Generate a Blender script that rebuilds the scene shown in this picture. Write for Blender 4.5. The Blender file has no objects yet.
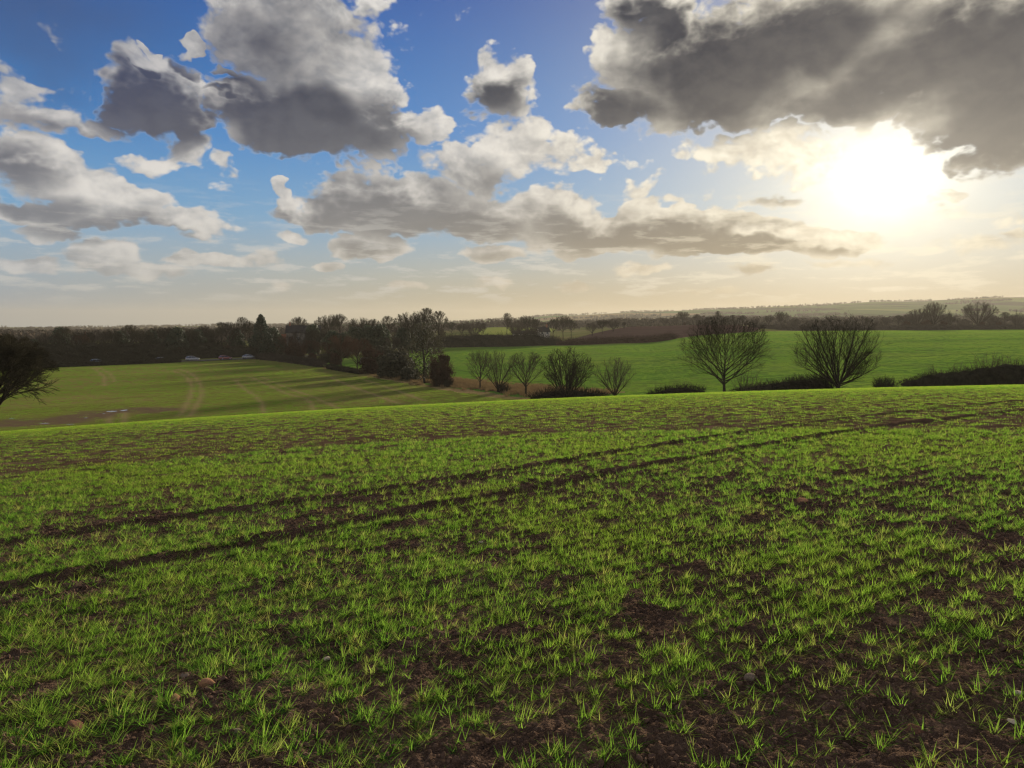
import bpy, math, random
import numpy as np
from mathutils import Vector

scene = bpy.context.scene
COL = scene.collection
EYE = 1.62                      # camera height above the soil under it
FPX = 739.0                     # focal length in pixels of a 1024 wide frame
PITCH = math.atan(60.0 / FPX)   # true horizon runs at row 324
R = math.radians

def ray(px, py):
    """direction (x, y, z), y forward, of a picture point"""
    a = (px - 512.0) / FPX
    b = (384.0 - py) / FPX
    cy, sy = math.cos(PITCH), math.sin(PITCH)
    return (a, cy + b * sy, -sy + b * cy)

def azel(px, py):
    x, y, z = ray(px, py)
    return math.atan2(x, y), math.atan2(z, math.hypot(x, y))

def s2l(c):
    return tuple((v / 255.0 / 12.92) if v / 255.0 <= 0.04045 else ((v / 255.0 + 0.055) / 1.055) ** 2.4 for v in c)

def rgba(c):
    return (*s2l(c), 1.0)

# ------------------------------------------------------------------ camera
cam_d = bpy.data.cameras.new('camera')
cam_d.sensor_width = 36.0
cam_d.lens = FPX / 1024.0 * 36.0
cam_d.clip_start = 0.1
cam_d.clip_end = 60000.0
cam = bpy.data.objects.new('camera', cam_d)
cam.location = (0, 0, EYE)
cam.rotation_euler = (math.pi / 2 - PITCH, 0, 0)
COL.objects.link(cam)
scene.camera = cam

vs = scene.view_settings
scene.display_settings.display_device = 'sRGB'
vs.view_transform = 'Standard'
vs.look = 'None'
vs.exposure = 1.65
vs.gamma = 1.0
vs.use_curve_mapping = False
scene.cycles.use_denoising = True
scene.cycles.use_adaptive_sampling = True
scene.cycles.adaptive_threshold = 0.008
scene.cycles.pixel_filter_type = 'BLACKMAN_HARRIS'
scene.cycles.filter_width = 1.3
scene.cycles.adaptive_min_samples = 8
scene.cycles.max_bounces = 6
scene.cycles.diffuse_bounces = 2
scene.cycles.glossy_bounces = 1
scene.cycles.transmission_bounces = 3
scene.cycles.transparent_max_bounces = 6
scene.cycles.volume_bounces = 0
scene.cycles.caustics_reflective = False
scene.cycles.caustics_refractive = False

# ------------------------------------------------------------------ node helper
class NT:
    def __init__(self, tree):
        self.t = tree
    def n(self, kind, **kw):
        nd = self.t.nodes.new(kind)
        for k, v in kw.items():
            setattr(nd, k, v)
        return nd
    def put(self, sock, v):
        if isinstance(v, bpy.types.NodeSocket):
            self.t.links.new(v, sock)
        else:
            sock.default_value = v
    def m(self, op, a, b=0.0, c=0.0, clamp=False):
        nd = self.n('ShaderNodeMath', operation=op, use_clamp=clamp)
        self.put(nd.inputs[0], a); self.put(nd.inputs[1], b); self.put(nd.inputs[2], c)
        return nd.outputs[0]
    def v(self, op, a, b=(0, 0, 0), c=(0, 0, 0)):
        nd = self.n('ShaderNodeVectorMath', operation=op)
        self.put(nd.inputs[0], a); self.put(nd.inputs[1], b)
        if op in ('MULTIPLY_ADD',):
            self.put(nd.inputs[2], c)
        if op == 'SCALE':
            self.put(nd.inputs[3], c)
        return nd.outputs['Value'] if op in ('DOT_PRODUCT', 'LENGTH', 'DISTANCE') else nd.outputs['Vector']
    def sm(self, x, lo, hi, a=0.0, b=1.0):
        nd = self.n('ShaderNodeMapRange', interpolation_type='SMOOTHSTEP')
        self.put(nd.inputs['Value'], x)
        nd.inputs['From Min'].default_value = lo; nd.inputs['From Max'].default_value = hi
        nd.inputs['To Min'].default_value = a; nd.inputs['To Max'].default_value = b
        return nd.outputs[0]
    def ln(self, x, lo, hi, a=0.0, b=1.0):
        nd = self.n('ShaderNodeMapRange', interpolation_type='LINEAR')
        self.put(nd.inputs['Value'], x)
        nd.inputs['From Min'].default_value = lo; nd.inputs['From Max'].default_value = hi
        nd.inputs['To Min'].default_value = a; nd.inputs['To Max'].default_value = b
        return nd.outputs[0]
    def mix(self, f, a, b, blend='MIX'):
        nd = self.n('ShaderNodeMix', data_type='RGBA', blend_type=blend)
        self.put(nd.inputs[0], f); self.put(nd.inputs[6], a); self.put(nd.inputs[7], b)
        return nd.outputs[2]
    def noise(self, vec, scale, detail=2.0, rough=0.5, dist=0.0, lac=2.0):
        nd = self.n('ShaderNodeTexNoise')
        if vec is not None:
            self.put(nd.inputs['Vector'], vec)
        nd.inputs['Scale'].default_value = scale; nd.inputs['Detail'].default_value = detail
        nd.inputs['Roughness'].default_value = rough; nd.inputs['Distortion'].default_value = dist
        nd.inputs['Lacunarity'].default_value = lac
        return nd
    def ramp(self, x, stops, interp='LINEAR'):
        nd = self.n('ShaderNodeValToRGB')
        nd.color_ramp.interpolation = interp
        e = nd.color_ramp.elements
        while len(e) < len(stops):
            e.new(0.5)
        for k, (p, c) in enumerate(stops):
            e[k].position = p; e[k].color = c
        self.put(nd.inputs[0], x)
        return nd.outputs[0]
    def xyz(self, x, y, z=0.0):
        nd = self.n('ShaderNodeCombineXYZ')
        self.put(nd.inputs[0], x); self.put(nd.inputs[1], y); self.put(nd.inputs[2], z)
        return nd.outputs[0]
# ------------------------------------------------------------------ sky and sun
SUN_AZ, SUN_EL = azel(882, 186)

# cloud banks, laid out by compass bearing and elevation (converted once from the photo)
# (px, py, rx, ry, amount)
CLOUD = [
    (196, 43, 16, 13, 1.1), (155, 44, 14, 7, .8), (232, 68, 24, 7, .8), (68, 42, 20, 12, .30),
    (155, 92, 58, 52, 1.1), (182, 122, 30, 30, .9),
    (285, 25, 100, 58, 1.1), (330, 72, 72, 48, 1.1), (375, 12, 32, 20, .7), (390, 90, 30, 26, .8),
    (285, 110, 92, 50, 1.2), (350, 130, 90, 44, 1.1), (428, 128, 44, 26, .9), (455, 130, 18, 15, .7),
    (400, 205, 118, 42, 1.1), (330, 215, 66, 24, .9), (300, 218, 46, 10, .6), (480, 215, 78, 36, 1.0),
    (500, 86, 44, 37, 1.0), (515, 75, 24, 26, .8), (518, 144, 54, 34, .8), (470, 170, 66, 28, .8),
    (590, 160, 29, 21, .8), (555, 150, 40, 30, .6),
    (555, 222, 62, 42, 1.2), (600, 236, 96, 24, 1.6), (680, 229, 78, 35, 1.6), (740, 237, 100, 24, 1.6),
    (830, 239, 66, 19, 1.4), (650, 210, 30, 18, .7), (725, 207, 22, 9, .5),
    (700, 75, 140, 66, 1.2), (620, 100, 66, 30, 1.0), (600, 45, 20, 24, .7), (640, 60, 56, 44, 1.0),
    (830, 40, 190, 86, 1.2), (760, 112, 120, 22, .9), (1000, 60, 120, 100, 1.2), (890, 104, 120, 34, 1.0),
    (1000, 146, 50, 40, .8), (1010, 78, 80, 84, 1.1), (650, 5, 60, 30, 1.0),
    (30, 110, 66, 34, .9), (85, 122, 44, 18, .7), (10, 95, 40, 26, .8),
    (50, 170, 62, 36, 1.0), (88, 185, 46, 34, 1.0), (120, 205, 62, 30, 1.0), (180, 222, 66, 16, .9), (60, 212, 90, 20, 1.0),
    (185, 152, 32, 22, .8), (137, 160, 34, 14, .6), (226, 168, 19, 20, .7), (228, 188, 11, 12, .4), (280, 195, 15, 16, 1.0),
    (45, 232, 40, 12, .9), (30, 266, 44, 13, .7), (100, 255, 48, 19, .8), (140, 268, 74, 13, .7), (200, 258, 50, 11, .8), (260, 262, 40, 10, .6),
    (372, 249, 50, 18, 1.2), (326, 269, 22, 8, 1.0), (290, 239, 22, 9, .6), (265, 255, 18, 7, .6), (285, 285, 22, 10, .5),
    (490, 254, 46, 10, .8), (493, 283, 36, 8, .55), (405, 287, 32, 7, .5), (575, 284, 32, 8, .6), (530, 251, 24, 9, .6), (565, 255, 22, 7, .55),
    (680, 258, 36, 8, .65), (760, 272, 42, 9, .5), (640, 272, 42, 8, .5), (700, 290, 60, 6, .4), (850, 262, 70, 8, .45),
    (760, 150, 90, 26, .7), (800, 160, 60, 30, .7), (770, 198, 60, 13, .6), (680, 158, 16, 10, .35), (630, 162, 16, 7, .3), (640, 188, 24, 12, .45), (702, 192, 20, 12, .35),
    (948, 202, 24, 11, .8), (905, 198, 22, 7, .4), (985, 220, 90, 16, .35), (1015, 238, 30, 6, .5), (960, 245, 80, 12, .35),
    (428, 16, 20, 13, .22), (465, 14, 20, 10, .18), (395, 32, 22, 12, .3), (528, 42, 12, 5, .14),
]
# where those banks are thick and dark (their undersides and cores)
SHADE = [
    (150, 95, 60, 50, 1.5), (188, 124, 36, 34, 1.3),
    (285, 22, 90, 50, .40), (270, 66, 70, 44, .45),
    (240, 102, 52, 36, 1.2), (295, 122, 100, 44, 1.25), (340, 143, 92, 32, 1.0), (375, 115, 50, 30, .75),
    (385, 206, 116, 36, 1.15), (310, 216, 60, 20, 1.0), (430, 222, 108, 24, 1.1), (480, 228, 66, 20, 1.1),
    (496, 92, 34, 30, 1.05), (470, 180, 60, 14, .3),
    (560, 226, 62, 32, 1.1), (600, 238, 92, 22, 1.25), (690, 234, 76, 28, 1.2), (750, 240, 92, 20, 1.15), (830, 241, 60, 15, .9),
    (720, 80, 130, 54, 1.05), (620, 108, 66, 26, 1.1), (700, 22, 90, 44, 1.2), (790, 44, 110, 50, 1.1), (940, 66, 120, 64, 1.1), (960, 12, 90, 30, .9),
    (1010, 90, 90, 95, 1.3), (790, 108, 100, 22, .6), (990, 150, 44, 36, .65), (880, 96, 120, 35, 1.0), (655, 5, 50, 26, 1.1),
    (20, 118, 52, 18, .5), (70, 128, 50, 14, .55),
    (22, 172, 44, 22, .62), (120, 229, 116, 17, 1.25), (30, 210, 66, 20, 1.2), (180, 230, 50, 11, 1.0),
    (35, 264, 40, 8, .45), (110, 262, 60, 9, .35), (150, 275, 60, 6, .25), (178, 259, 18, 5, .45),
    (362, 252, 40, 10, .75), (320, 270, 14, 4, .55), (495, 257, 40, 5, .5), (575, 287, 26, 4, .4), (495, 286, 28, 4, .3),
    (680, 259, 30, 4, .4), (770, 198, 52, 9, .45), (948, 203, 20, 8, .6), (1015, 238, 26, 5, .45), (760, 274, 36, 5, .3),
]

def blob_group(name, blobs, grow=1.0):
    g = bpy.data.node_groups.new(name, 'ShaderNodeTree')
    g.interface.new_socket('P', in_out='INPUT', socket_type='NodeSocketVector')
    g.interface.new_socket('D', in_out='OUTPUT', socket_type='NodeSocketFloat')
    t = NT(g)
    P = t.n('NodeGroupInput').outputs[0]
    out = t.n('NodeGroupOutput')
    sp = t.n('ShaderNodeSeparateXYZ'); t.put(sp.inputs[0], P)
    X3 = t.xyz(sp.outputs[0], sp.outputs[0], sp.outputs[0])
    Y3 = t.xyz(sp.outputs[1], sp.outputs[1], sp.outputs[1])
    acc = None
    for i in range(0, len(blobs), 3):          # three banks at a time, one per vector lane
        tri = blobs[i:i + 3]
        while len(tri) < 3:
            tri = tri + tri[-1:]
        ix, iy, ox, oy, am = [], [], [], [], []
        for px, py, rx, ry, a in tri:
            az, el = azel(px, py)
            k = math.cos(az)                   # a picture pixel spans less angle off axis
            ix.append(FPX / (rx * k * grow)); iy.append(FPX / (ry * k * grow))
            ox.append(-az * ix[-1]); oy.append(-el * iy[-1]); am.append(a)
        qx = t.v('MULTIPLY_ADD', X3, tuple(ix), tuple(ox))
        qy = t.v('MULTIPLY_ADD', Y3, tuple(iy), tuple(oy))
        d = t.v('MULTIPLY_ADD', qy, qy, t.v('MULTIPLY', qx, qx))
        f = t.v('MULTIPLY_ADD', d, tuple(-a for a in am), tuple(am))
        acc = f if acc is None else t.v('MAXIMUM', acc, f)
    sp = t.n('ShaderNodeSeparateXYZ'); t.put(sp.inputs[0], acc)
    acc = t.m('SMOOTH_MAX', t.m('SMOOTH_MAX', sp.outputs[0], sp.outputs[1], .18), sp.outputs[2], .18)
    t.put(out.inputs[0], t.m('MAXIMUM', acc, -2.0))
    return g

def build_world():
    w = bpy.data.worlds.new('World')
    scene.world = w
    w.use_nodes = True
    tr = w.node_tree
    tr.nodes.clear()
    t = NT(tr)
    d = t.n('ShaderNodeTexCoord').outputs['Generated']
    sp = t.n('ShaderNodeSeparateXYZ'); t.put(sp.inputs[0], d)
    az = t.m('ARCTAN2', sp.outputs[0], sp.outputs[1])
    el = t.m('ARCSINE', sp.outputs[2])
    S = (math.sin(SUN_AZ) * math.cos(SUN_EL), math.cos(SUN_AZ) * math.cos(SUN_EL), math.sin(SUN_EL))
    ang = t.m('ARCCOSINE', t.v('DOT_PRODUCT', t.v('NORMALIZE', d), S))      # radians from the sun

    sky = t.n('ShaderNodeTexSky', sky_type='NISHITA')
    sky.sun_disc = False
    sky.sun_elevation = SUN_EL
    sky.sun_rotation = SUN_AZ
    sky.altitude = 100; sky.air_density = 1.0; sky.dust_density = 1.0; sky.ozone_density = 2.0

    # clear air: deep blue aloft, paler lower down, pale haze along the horizon
    elc = t.m('MAXIMUM', el, 0.0)
    blue = t.ramp(t.m('MULTIPLY', elc, 1.0 / 0.62, clamp=True), [
        (0.0, rgba((164, 176, 182))), (0.10, rgba((160, 184, 200))), (0.22, rgba((106, 166, 212))),
        (0.40, rgba((48, 130, 202))), (0.66, rgba((0, 84, 168))), (1.0, rgba((0, 64, 148)))])
    base = t.mix(.12, blue, t.v('SCALE', sky.outputs[0], c=.055))
    horizon = t.ramp(t.m('MULTIPLY', ang, 1 / 1.3, clamp=True), [
        (0.0, rgba((176, 146, 76))), (0.22, rgba((174, 146, 82))), (0.45, rgba((164, 152, 118))), (0.75, rgba((142, 154, 162))), (1.0, rgba((100, 142, 186)))])
    hz = t.m('POWER', 2.71828, t.m('MULTIPLY', t.m('POWER', t.m('MULTIPLY', elc, 1 / .085), 1.5), -1.0))
    base = t.mix(t.m('MULTIPLY', hz, .92), base, horizon)
    # pale aureole in the clear air round the sun
    aur = t.m('POWER', 2.71828, t.m('MULTIPLY', t.m('POWER', t.m('MULTIPLY', ang, 1 / .25), 1.4), -1.0))
    base = t.mix(t.m('MULTIPLY', t.m('MULTIPLY', aur, .9), t.sm(el, .0, .12, .3, 1.0)), base, rgba((236, 228, 206)))

    # clouds
    P = t.xyz(az, el)
    wv = t.v('MULTIPLY', P, (1.0, 1.5, 1.0))
    w1 = t.noise(wv, 9.0, 3, .5)
    w2 = t.noise(wv, 34.0, 2, .5)
    w1.noise_dimensions = w2.noise_dimensions = '2D'
    fall = t.sm(el, .02, .22, .35, 1.0)          # cloud lumps look smaller towards the horizon
    o1 = t.v('SCALE', t.v('SUBTRACT', w1.outputs['Color'], (.5, .5, .5)), c=t.m('MULTIPLY', fall, .058))
    o2 = t.v('SCALE', t.v('SUBTRACT', w2.outputs['Color'], (.5, .5, .5)), c=t.m('MULTIPLY', fall, .034))
    Pw = t.v('MULTIPLY', t.v('ADD', t.v('ADD', P, o1), o2), (1, 1, 0))
    gD, gS = blob_group('cloud_cover', CLOUD, .93), blob_group('cloud_depth', SHADE)

    def lumps(wvin):
        fb = t.noise(wvin, 15.0, 7, .54)
        fb.noise_dimensions = '2D'
        vo = t.n('ShaderNodeTexVoronoi', feature='F1', voronoi_dimensions='2D')
        t.put(vo.inputs['Vector'], wvin)
        vo.inputs['Scale'].default_value = 38.0; vo.inputs['Detail'].default_value = 2.0
        vo.inputs['Roughness'].default_value = .55
        n = t.m('MULTIPLY_ADD', t.m('SUBTRACT', fb.outputs[0], .5), 1.25, t.m('MULTIPLY', t.m('SUBTRACT', .40, vo.outputs['Distance']), .36))
        return n, fb.outputs[0]
    wl = t.v('ADD', wv, t.v('SCALE', o1, c=.6))
    n1, fb = lumps(wl)
    n2, _ = lumps(t.v('ADD', wl, (0.010, 0.024, 0)))
    g = t.n('ShaderNodeGroup'); g.node_tree = gD
    t.put(g.inputs[0], Pw)
    Db = g.outputs[0]
    D = t.m('ADD', t.m('ADD', Db, -.09), t.m('MULTIPLY', n1, t.sm(el, .04, .25, .55, .85)))
    g = t.n('ShaderNodeGroup'); g.node_tree = gS
    t.put(g.inputs[0], t.v('MULTIPLY', t.v('ADD', P, t.v('SCALE', o1, c=.8)), (1, 1, 0)))
    Sh = t.m('ADD', g.outputs[0], t.m('MULTIPLY_ADD', t.m('SUBTRACT', w1.outputs[0], .5), 1.3, t.m('MULTIPLY', t.m('SUBTRACT', fb, .5), .28)))

    alpha = t.sm(D, .0, .33)
    lit = t.m('SUBTRACT', n1, n2)                        # >0 where the cloud faces up and sunward
    litf = t.sm(lit, -.55, .50)
    g2 = t.n('ShaderNodeGroup'); g2.node_tree = gD          # the cover a little way up and sunward: thin there means a bright rim here
    t.put(g2.inputs[0], t.v('ADD', Pw, (.010, .026, 0)))
    Dup = t.m('ADD', g2.outputs[0], t.m('MULTIPLY', n2, .6))
    dark = t.m('MULTIPLY', t.sm(Sh, -.45, .95), t.m('MULTIPLY', t.sm(Dup, -.35, .65), t.sm(D, .02, .22)), clamp=True)
    warm = t.sm(ang, .04, .62)                           # 0 near the sun, 1 far from it
    bright_c = t.mix(warm, rgba((255, 246, 222)), rgba((226, 222, 216)))
    mid_c = t.mix(warm, rgba((206, 195, 174)), rgba((174, 175, 177)))
    dark_c = t.ramp(ang, [(.05, rgba((100, 97, 97))), (.26, rgba((46, 50, 64))), (.55, rgba((48, 56, 74))), (.92, rgba((4, 28, 68)))])
    dark_c = t.mix(t.sm(el, .06, .34, .42, 0), dark_c, mid_c)
    body = t.mix(litf, mid_c, bright_c)
    drk = t.mix(t.m('MULTIPLY', litf, .08), dark_c, mid_c)
    cloud = t.mix(dark, body, drk)
    # low clouds sink into the haze
    cloud = t.mix(t.m('MULTIPLY', hz, .8), cloud, horizon)
    out = t.mix(t.m('MULTIPLY', alpha, t.sm(el, -.005, .05)), base, cloud)
    # a dim blue grey veil in the upper left
    az0, el0 = azel(28, 12)
    vq = t.v('MULTIPLY_ADD', t.v('ADD', P, t.v('SCALE', o1, c=1.5)), (FPX / 120, FPX / 62, 0), (-az0 * FPX / 120, -el0 * FPX / 62, 0))
    vf = t.m('POWER', 2.71828, t.m('MULTIPLY', t.v('DOT_PRODUCT', vq, vq), -1.0))
    out = t.mix(t.m('MULTIPLY', vf, .62), out, rgba((58, 76, 116)))
    # thin high streaks just above the horizon
    st = t.noise(t.v('MULTIPLY', P, (1, 5.5, 1)), 14.0, 5, .6)
    st.noise_dimensions = '2D'
    stm = t.m('MULTIPLY', t.sm(st.outputs[0], .50, .68), t.m('MULTIPLY', t.sm(el, .015, .05), t.sm(el, .20, .07)))
    out = t.mix(t.m('MULTIPLY', stm, .5), out, t.mix(warm, rgba((250, 236, 204)), rgba((208, 206, 200))))
    # the sun behind thin cloud: a white core, torn by the cloud edge above it
    veil = t.m('SUBTRACT', 1.0, t.m('MULTIPLY', dark, .80))
    a0, e0 = azel(884, 176)
    sq = t.v('MULTIPLY_ADD', t.v('ADD', P, t.v('SCALE', o2, c=.7)), (1 / .052, 1 / .037, 0), (-a0 / .052, -e0 / .037, 0))
    core = t.m('POWER', 2.71828, t.m('MULTIPLY', t.m('POWER', t.v('DOT_PRODUCT', sq, sq), .62), -1.0))
    halo = t.m('POWER', 2.71828, t.m('MULTIPLY', t.m('MULTIPLY', ang, 1 / .15), -1.0))
    glow = t.m('MULTIPLY', t.m('ADD', t.m('MULTIPLY', core, 1.2), t.m('MULTIPLY', halo, .27)), veil)
    out = t.v('ADD', out, t.v('SCALE', rgba((255, 247, 226))[:3], c=glow))
    # behind the camera and overhead: unseen broken cloud, lit from the front, added for fill
    rear = t.m('MAXIMUM', t.sm(t.m('ABSOLUTE', az), .85, 1.15), t.sm(el, .66, .85))
    rn = t.noise(t.v('MULTIPLY', d, (1, 1, 2.2)), 2.6, 6, .58)
    rc = t.m('MULTIPLY', t.m('MULTIPLY', t.sm(rn.outputs[0], .42, .56), rear), t.sm(el, .0, .08))
    out = t.mix(rc, out, t.v('SCALE', (1.0, .97, .93), c=t.sm(rn.outputs[0], .5, .75, 1.0, .5)))
    # the ground hemisphere of the dome is never seen: plain dull haze
    out = t.mix(t.sm(el, -.12, -.02), rgba((110, 106, 84)), out)
    bg = t.n('ShaderNodeBackground')
    t.put(bg.inputs[0], t.v('SCALE', out, c=1 / .155))
    bg.inputs[1].default_value = .05
    o = t.n('ShaderNodeOutputWorld')
    t.put(o.inputs[0], bg.outputs[0])
    w.cycles.sampling_method = 'MANUAL'
    w.cycles.sample_map_resolution = 1024

    sd = bpy.data.lights.new('sun', 'SUN')
    sd.energy = 5.0
    sd.angle = R(4.5)
    sd.color = (1.0, .88, .70)
    so = bpy.data.objects.new('sun', sd)
    so.rotation_euler = Vector((-S[0], -S[1], -S[2])).to_track_quat('-Z', 'Y').to_euler()
    so.location = (60, 120, 60)
    COL.objects.link(so)

build_world()
# ------------------------------------------------------------------ numeric noise
def _hash(ix, iy, seed):
    h = (ix.astype(np.int64) * 374761393 + iy.astype(np.int64) * 668265263 + seed * 1442695041) & 0xffffffff
    h = ((h ^ (h >> 13)) * 1274126177) & 0xffffffff
    return (h ^ (h >> 16)) & 0xffffffff

def noise2(x, y, seed=0):
    """gradient noise, about -1..1"""
    ix, iy = np.floor(x), np.floor(y)
    fx, fy = x - ix, y - iy
    u = fx * fx * fx * (fx * (fx * 6 - 15) + 10)
    v = fy * fy * fy * (fy * (fy * 6 - 15) + 10)
    def g(dx, dy):
        a = _hash(ix + dx, iy + dy, seed) * (2 * math.pi / 4294967296.0)
        return np.cos(a) * (fx - dx) + np.sin(a) * (fy - dy)
    n0 = g(0, 0) + u * (g(1, 0) - g(0, 0))
    n1 = g(0, 1) + u * (g(1, 1) - g(0, 1))
    return (n0 + v * (n1 - n0)) * 1.45

def fbm2(x, y, seed=0, octv=4, gain=.5):
    s, a = 0.0, 1.0
    for k in range(octv):
        s = s + a * noise2(x, y, seed + k * 17)
        x, y, a = x * 2.03 + 3.1, y * 2.03 - 1.7, a * gain
    return s

def sstep(x, a, b):
    t = np.clip((x - a) / (b - a), 0, 1)
    return t * t * (3 - 2 * t)

# ------------------------------------------------------------------ the lie of the land
# heights (m, relative to the eye) along bearings: columns of the table are distances
DIST = np.array([60., 90, 120, 160, 200, 250, 300, 345, 400, 470, 600, 760, 1000, 1500, 2200, 3300, 5000, 8000])
LAND = [
    (-400, [-12, -12, -12, -12, -12, -12, -12, -12, -12.5, -13, -14, -15, -16, -16.5, -17, -19.2, -54, -96]),
    (0,    [-12, -12, -12, -12, -12, -12, -12, -12, -12.5, -13, -14, -15, -16, -16.5, -17, -18.6, -54, -96]),
    (280,  [-12, -12, -12, -12, -12, -12, -12, -12, -12, -12, -12, -13, -14, -12, -10.1, -5.4, -42, -90]),
    (430,  [-11.8, -12, -12, -12, -11.6, -10.6, -9.4, -9.2, -9.4, -9.6, -9, -8, -9, -8.2, -5, 8.4, -30, -84]),
    (500,  [-11.4, -11.6, -11.6, -11.4, -10.8, -9.8, -9.2, -9, -9.2, -9, -7.4, -3.4, -5, -6, 0, 20.4, -24, -84]),
    (560,  [-10.8, -11, -11, -10.6, -9.9, -9, -8.6, -8.5, -8.4, -8, -7, -5, -5, -3, 8.8, 39.6, 0, -72]),
    (640,  [-10, -10.2, -10.2, -9.6, -8.9, -8.1, -7.6, -5.4, -1.8, -1.6, -3.4, -3, 0, 1.5, 17.6, 54, 12, -72]),
    (720,  [-9, -9.2, -9.2, -8.6, -7.6, -6.2, -5, -3.9, -0.7, -0.6, -2, -2, 2, 6, 25.2, 66, 24, -60]),
    (800,  [-8.4, -8.6, -8.6, -7.9, -6.8, -5.3, -4.2, -3.7, -3.6, -4.2, -4, -3, 2, 7.5, 30.2, 79.2, 36, -48]),
    (900,  [-7.6, -7.8, -7.8, -7.1, -6, -4.7, -3.7, -3.4, -3.4, -4.2, -4, -2, 3, 10.5, 37.8, 97.2, 48, -36]),
    (1024, [-6.8, -7, -7, -6.4, -5.4, -4.2, -3.3, -3, -3, -3.8, -4, -1, 5, 13.5, 46.6, 120, 60, -24]),
    (1450, [-6, -6, -6, -5.6, -5, -4, -3.2, -3, -3, -3.6, -4, 0, 8, 18, 56.7, 138, 72, -12]),
]
_AZ = np.array([math.atan((p - 512.0) / FPX) for p, _ in LAND])
_TAB = np.array([z for _, z in LAND], float)
_LD = np.log(DIST)

def _catmull(p0, p1, p2, p3, t):
    return p1 + .5 * t * (p2 - p0 + t * (2 * p0 - 5 * p1 + 4 * p2 - p3 + t * (3 * (p1 - p2) + p3 - p0)))

def valley(x, y):
    az = np.arctan2(x, y)
    dep = np.hypot(x, y) * np.where(np.abs(az) < 1.0, np.cos(az), .54)
    ld = np.clip(np.log(np.maximum(dep, 1.0)), _LD[0], _LD[-1] - 1e-6)
    azc = np.clip(az, _AZ[0], _AZ[-1] - 1e-6)
    i = np.clip(np.searchsorted(_AZ, azc, side='right') - 1, 0, len(_AZ) - 2)
    j = np.clip(np.searchsorted(_LD, ld, side='right') - 1, 0, len(_LD) - 2)
    ti = (azc - _AZ[i]) / (_AZ[i + 1] - _AZ[i])
    ti = ti * ti * (3 - 2 * ti)
    tj = (ld - _LD[j]) / (_LD[j + 1] - _LD[j])
    n, m = len(_AZ) - 1, len(_LD) - 1
    def row(ii):
        return _catmull(_TAB[ii, np.maximum(j - 1, 0)], _TAB[ii, j], _TAB[ii, j + 1], _TAB[ii, np.minimum(j + 2, m)], tj)
    z = row(i) * (1 - ti) + row(i + 1) * ti
    r = np.hypot(x, y)
    roll = fbm2(x / 900.0, y / 900.0, 71, 3) * np.clip((r - 900) / 2000.0, 0, 1) * 6.0
    return z + roll

def hill(x, y):
    return -EYE - .033 * y + .045 * x - .00058 * x * x - .00079 * y * y

def land_rel(x, y):
    h, v = hill(x, y), valley(x, y)
    k = 1.2
    d = np.clip((h - v) / k, -30, 30)
    return v + k * np.logaddexp(0, d)

def land(x, y):
    """smooth ground height in the scene"""
    x, y = np.asarray(x, float), np.asarray(y, float)
    return land_rel(x, y) + EYE

def hit(px, py, rmax=3000.0):
    """where the sight line through a picture point meets the smooth ground"""
    dx, dy, dz = ray(px, py)
    l = math.hypot(dx, dy)
    rr = np.exp(np.linspace(math.log(1.0), math.log(rmax), 6000))
    X, Y, Z = dx / l * rr, dy / l * rr, dz / l * rr
    below = Z < land_rel(X, Y)
    k = int(np.argmax(below)) if below.any() else len(rr) - 1
    return float(X[k]), float(Y[k])

def at(px, depth):
    """ground point on bearing px at a forward distance (m)"""
    dx, dy, _ = ray(px, 384)
    return (depth * (px - 512.0) / FPX, depth)

def gz(x, y):
    return float(land(np.array([x]), np.array([y]))[0])

def near_path(x, y, pts):
    """distance to a polyline"""
    best = np.full(x.shape, 1e9)
    for (ax, ay), (bx, by) in zip(pts[:-1], pts[1:]):
        vx, vy = bx - ax, by - ay
        L = vx * vx + vy * vy + 1e-9
        t = np.clip(((x - ax) * vx + (y - ay) * vy) / L, 0, 1)
        best = np.minimum(best, np.hypot(x - ax - t * vx, y - ay - t * vy))
    return best

def smooth_path(pts, n=6):
    P = [pts[0]] + list(pts) + [pts[-1]]
    out = []
    for k in range(1, len(P) - 2):
        for s in range(n):
            t = s / n
            out.append(tuple(float(_catmull(P[k - 1][c], P[k][c], P[k + 1][c], P[k + 2][c], t)) for c in (0, 1)))
    out.append(tuple(pts[-1]))
    return out

def inside(x, y, poly):
    c = np.zeros(x.shape, bool)
    n = len(poly)
    for k in range(n):
        (ax, ay), (bx, by) = poly[k], poly[(k + 1) % n]
        if ay == by:
            continue
        cond = ((ay > y) != (by > y)) & (x < (bx - ax) * (y - ay) / (by - ay) + ax)
        c ^= cond
    return c

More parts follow.
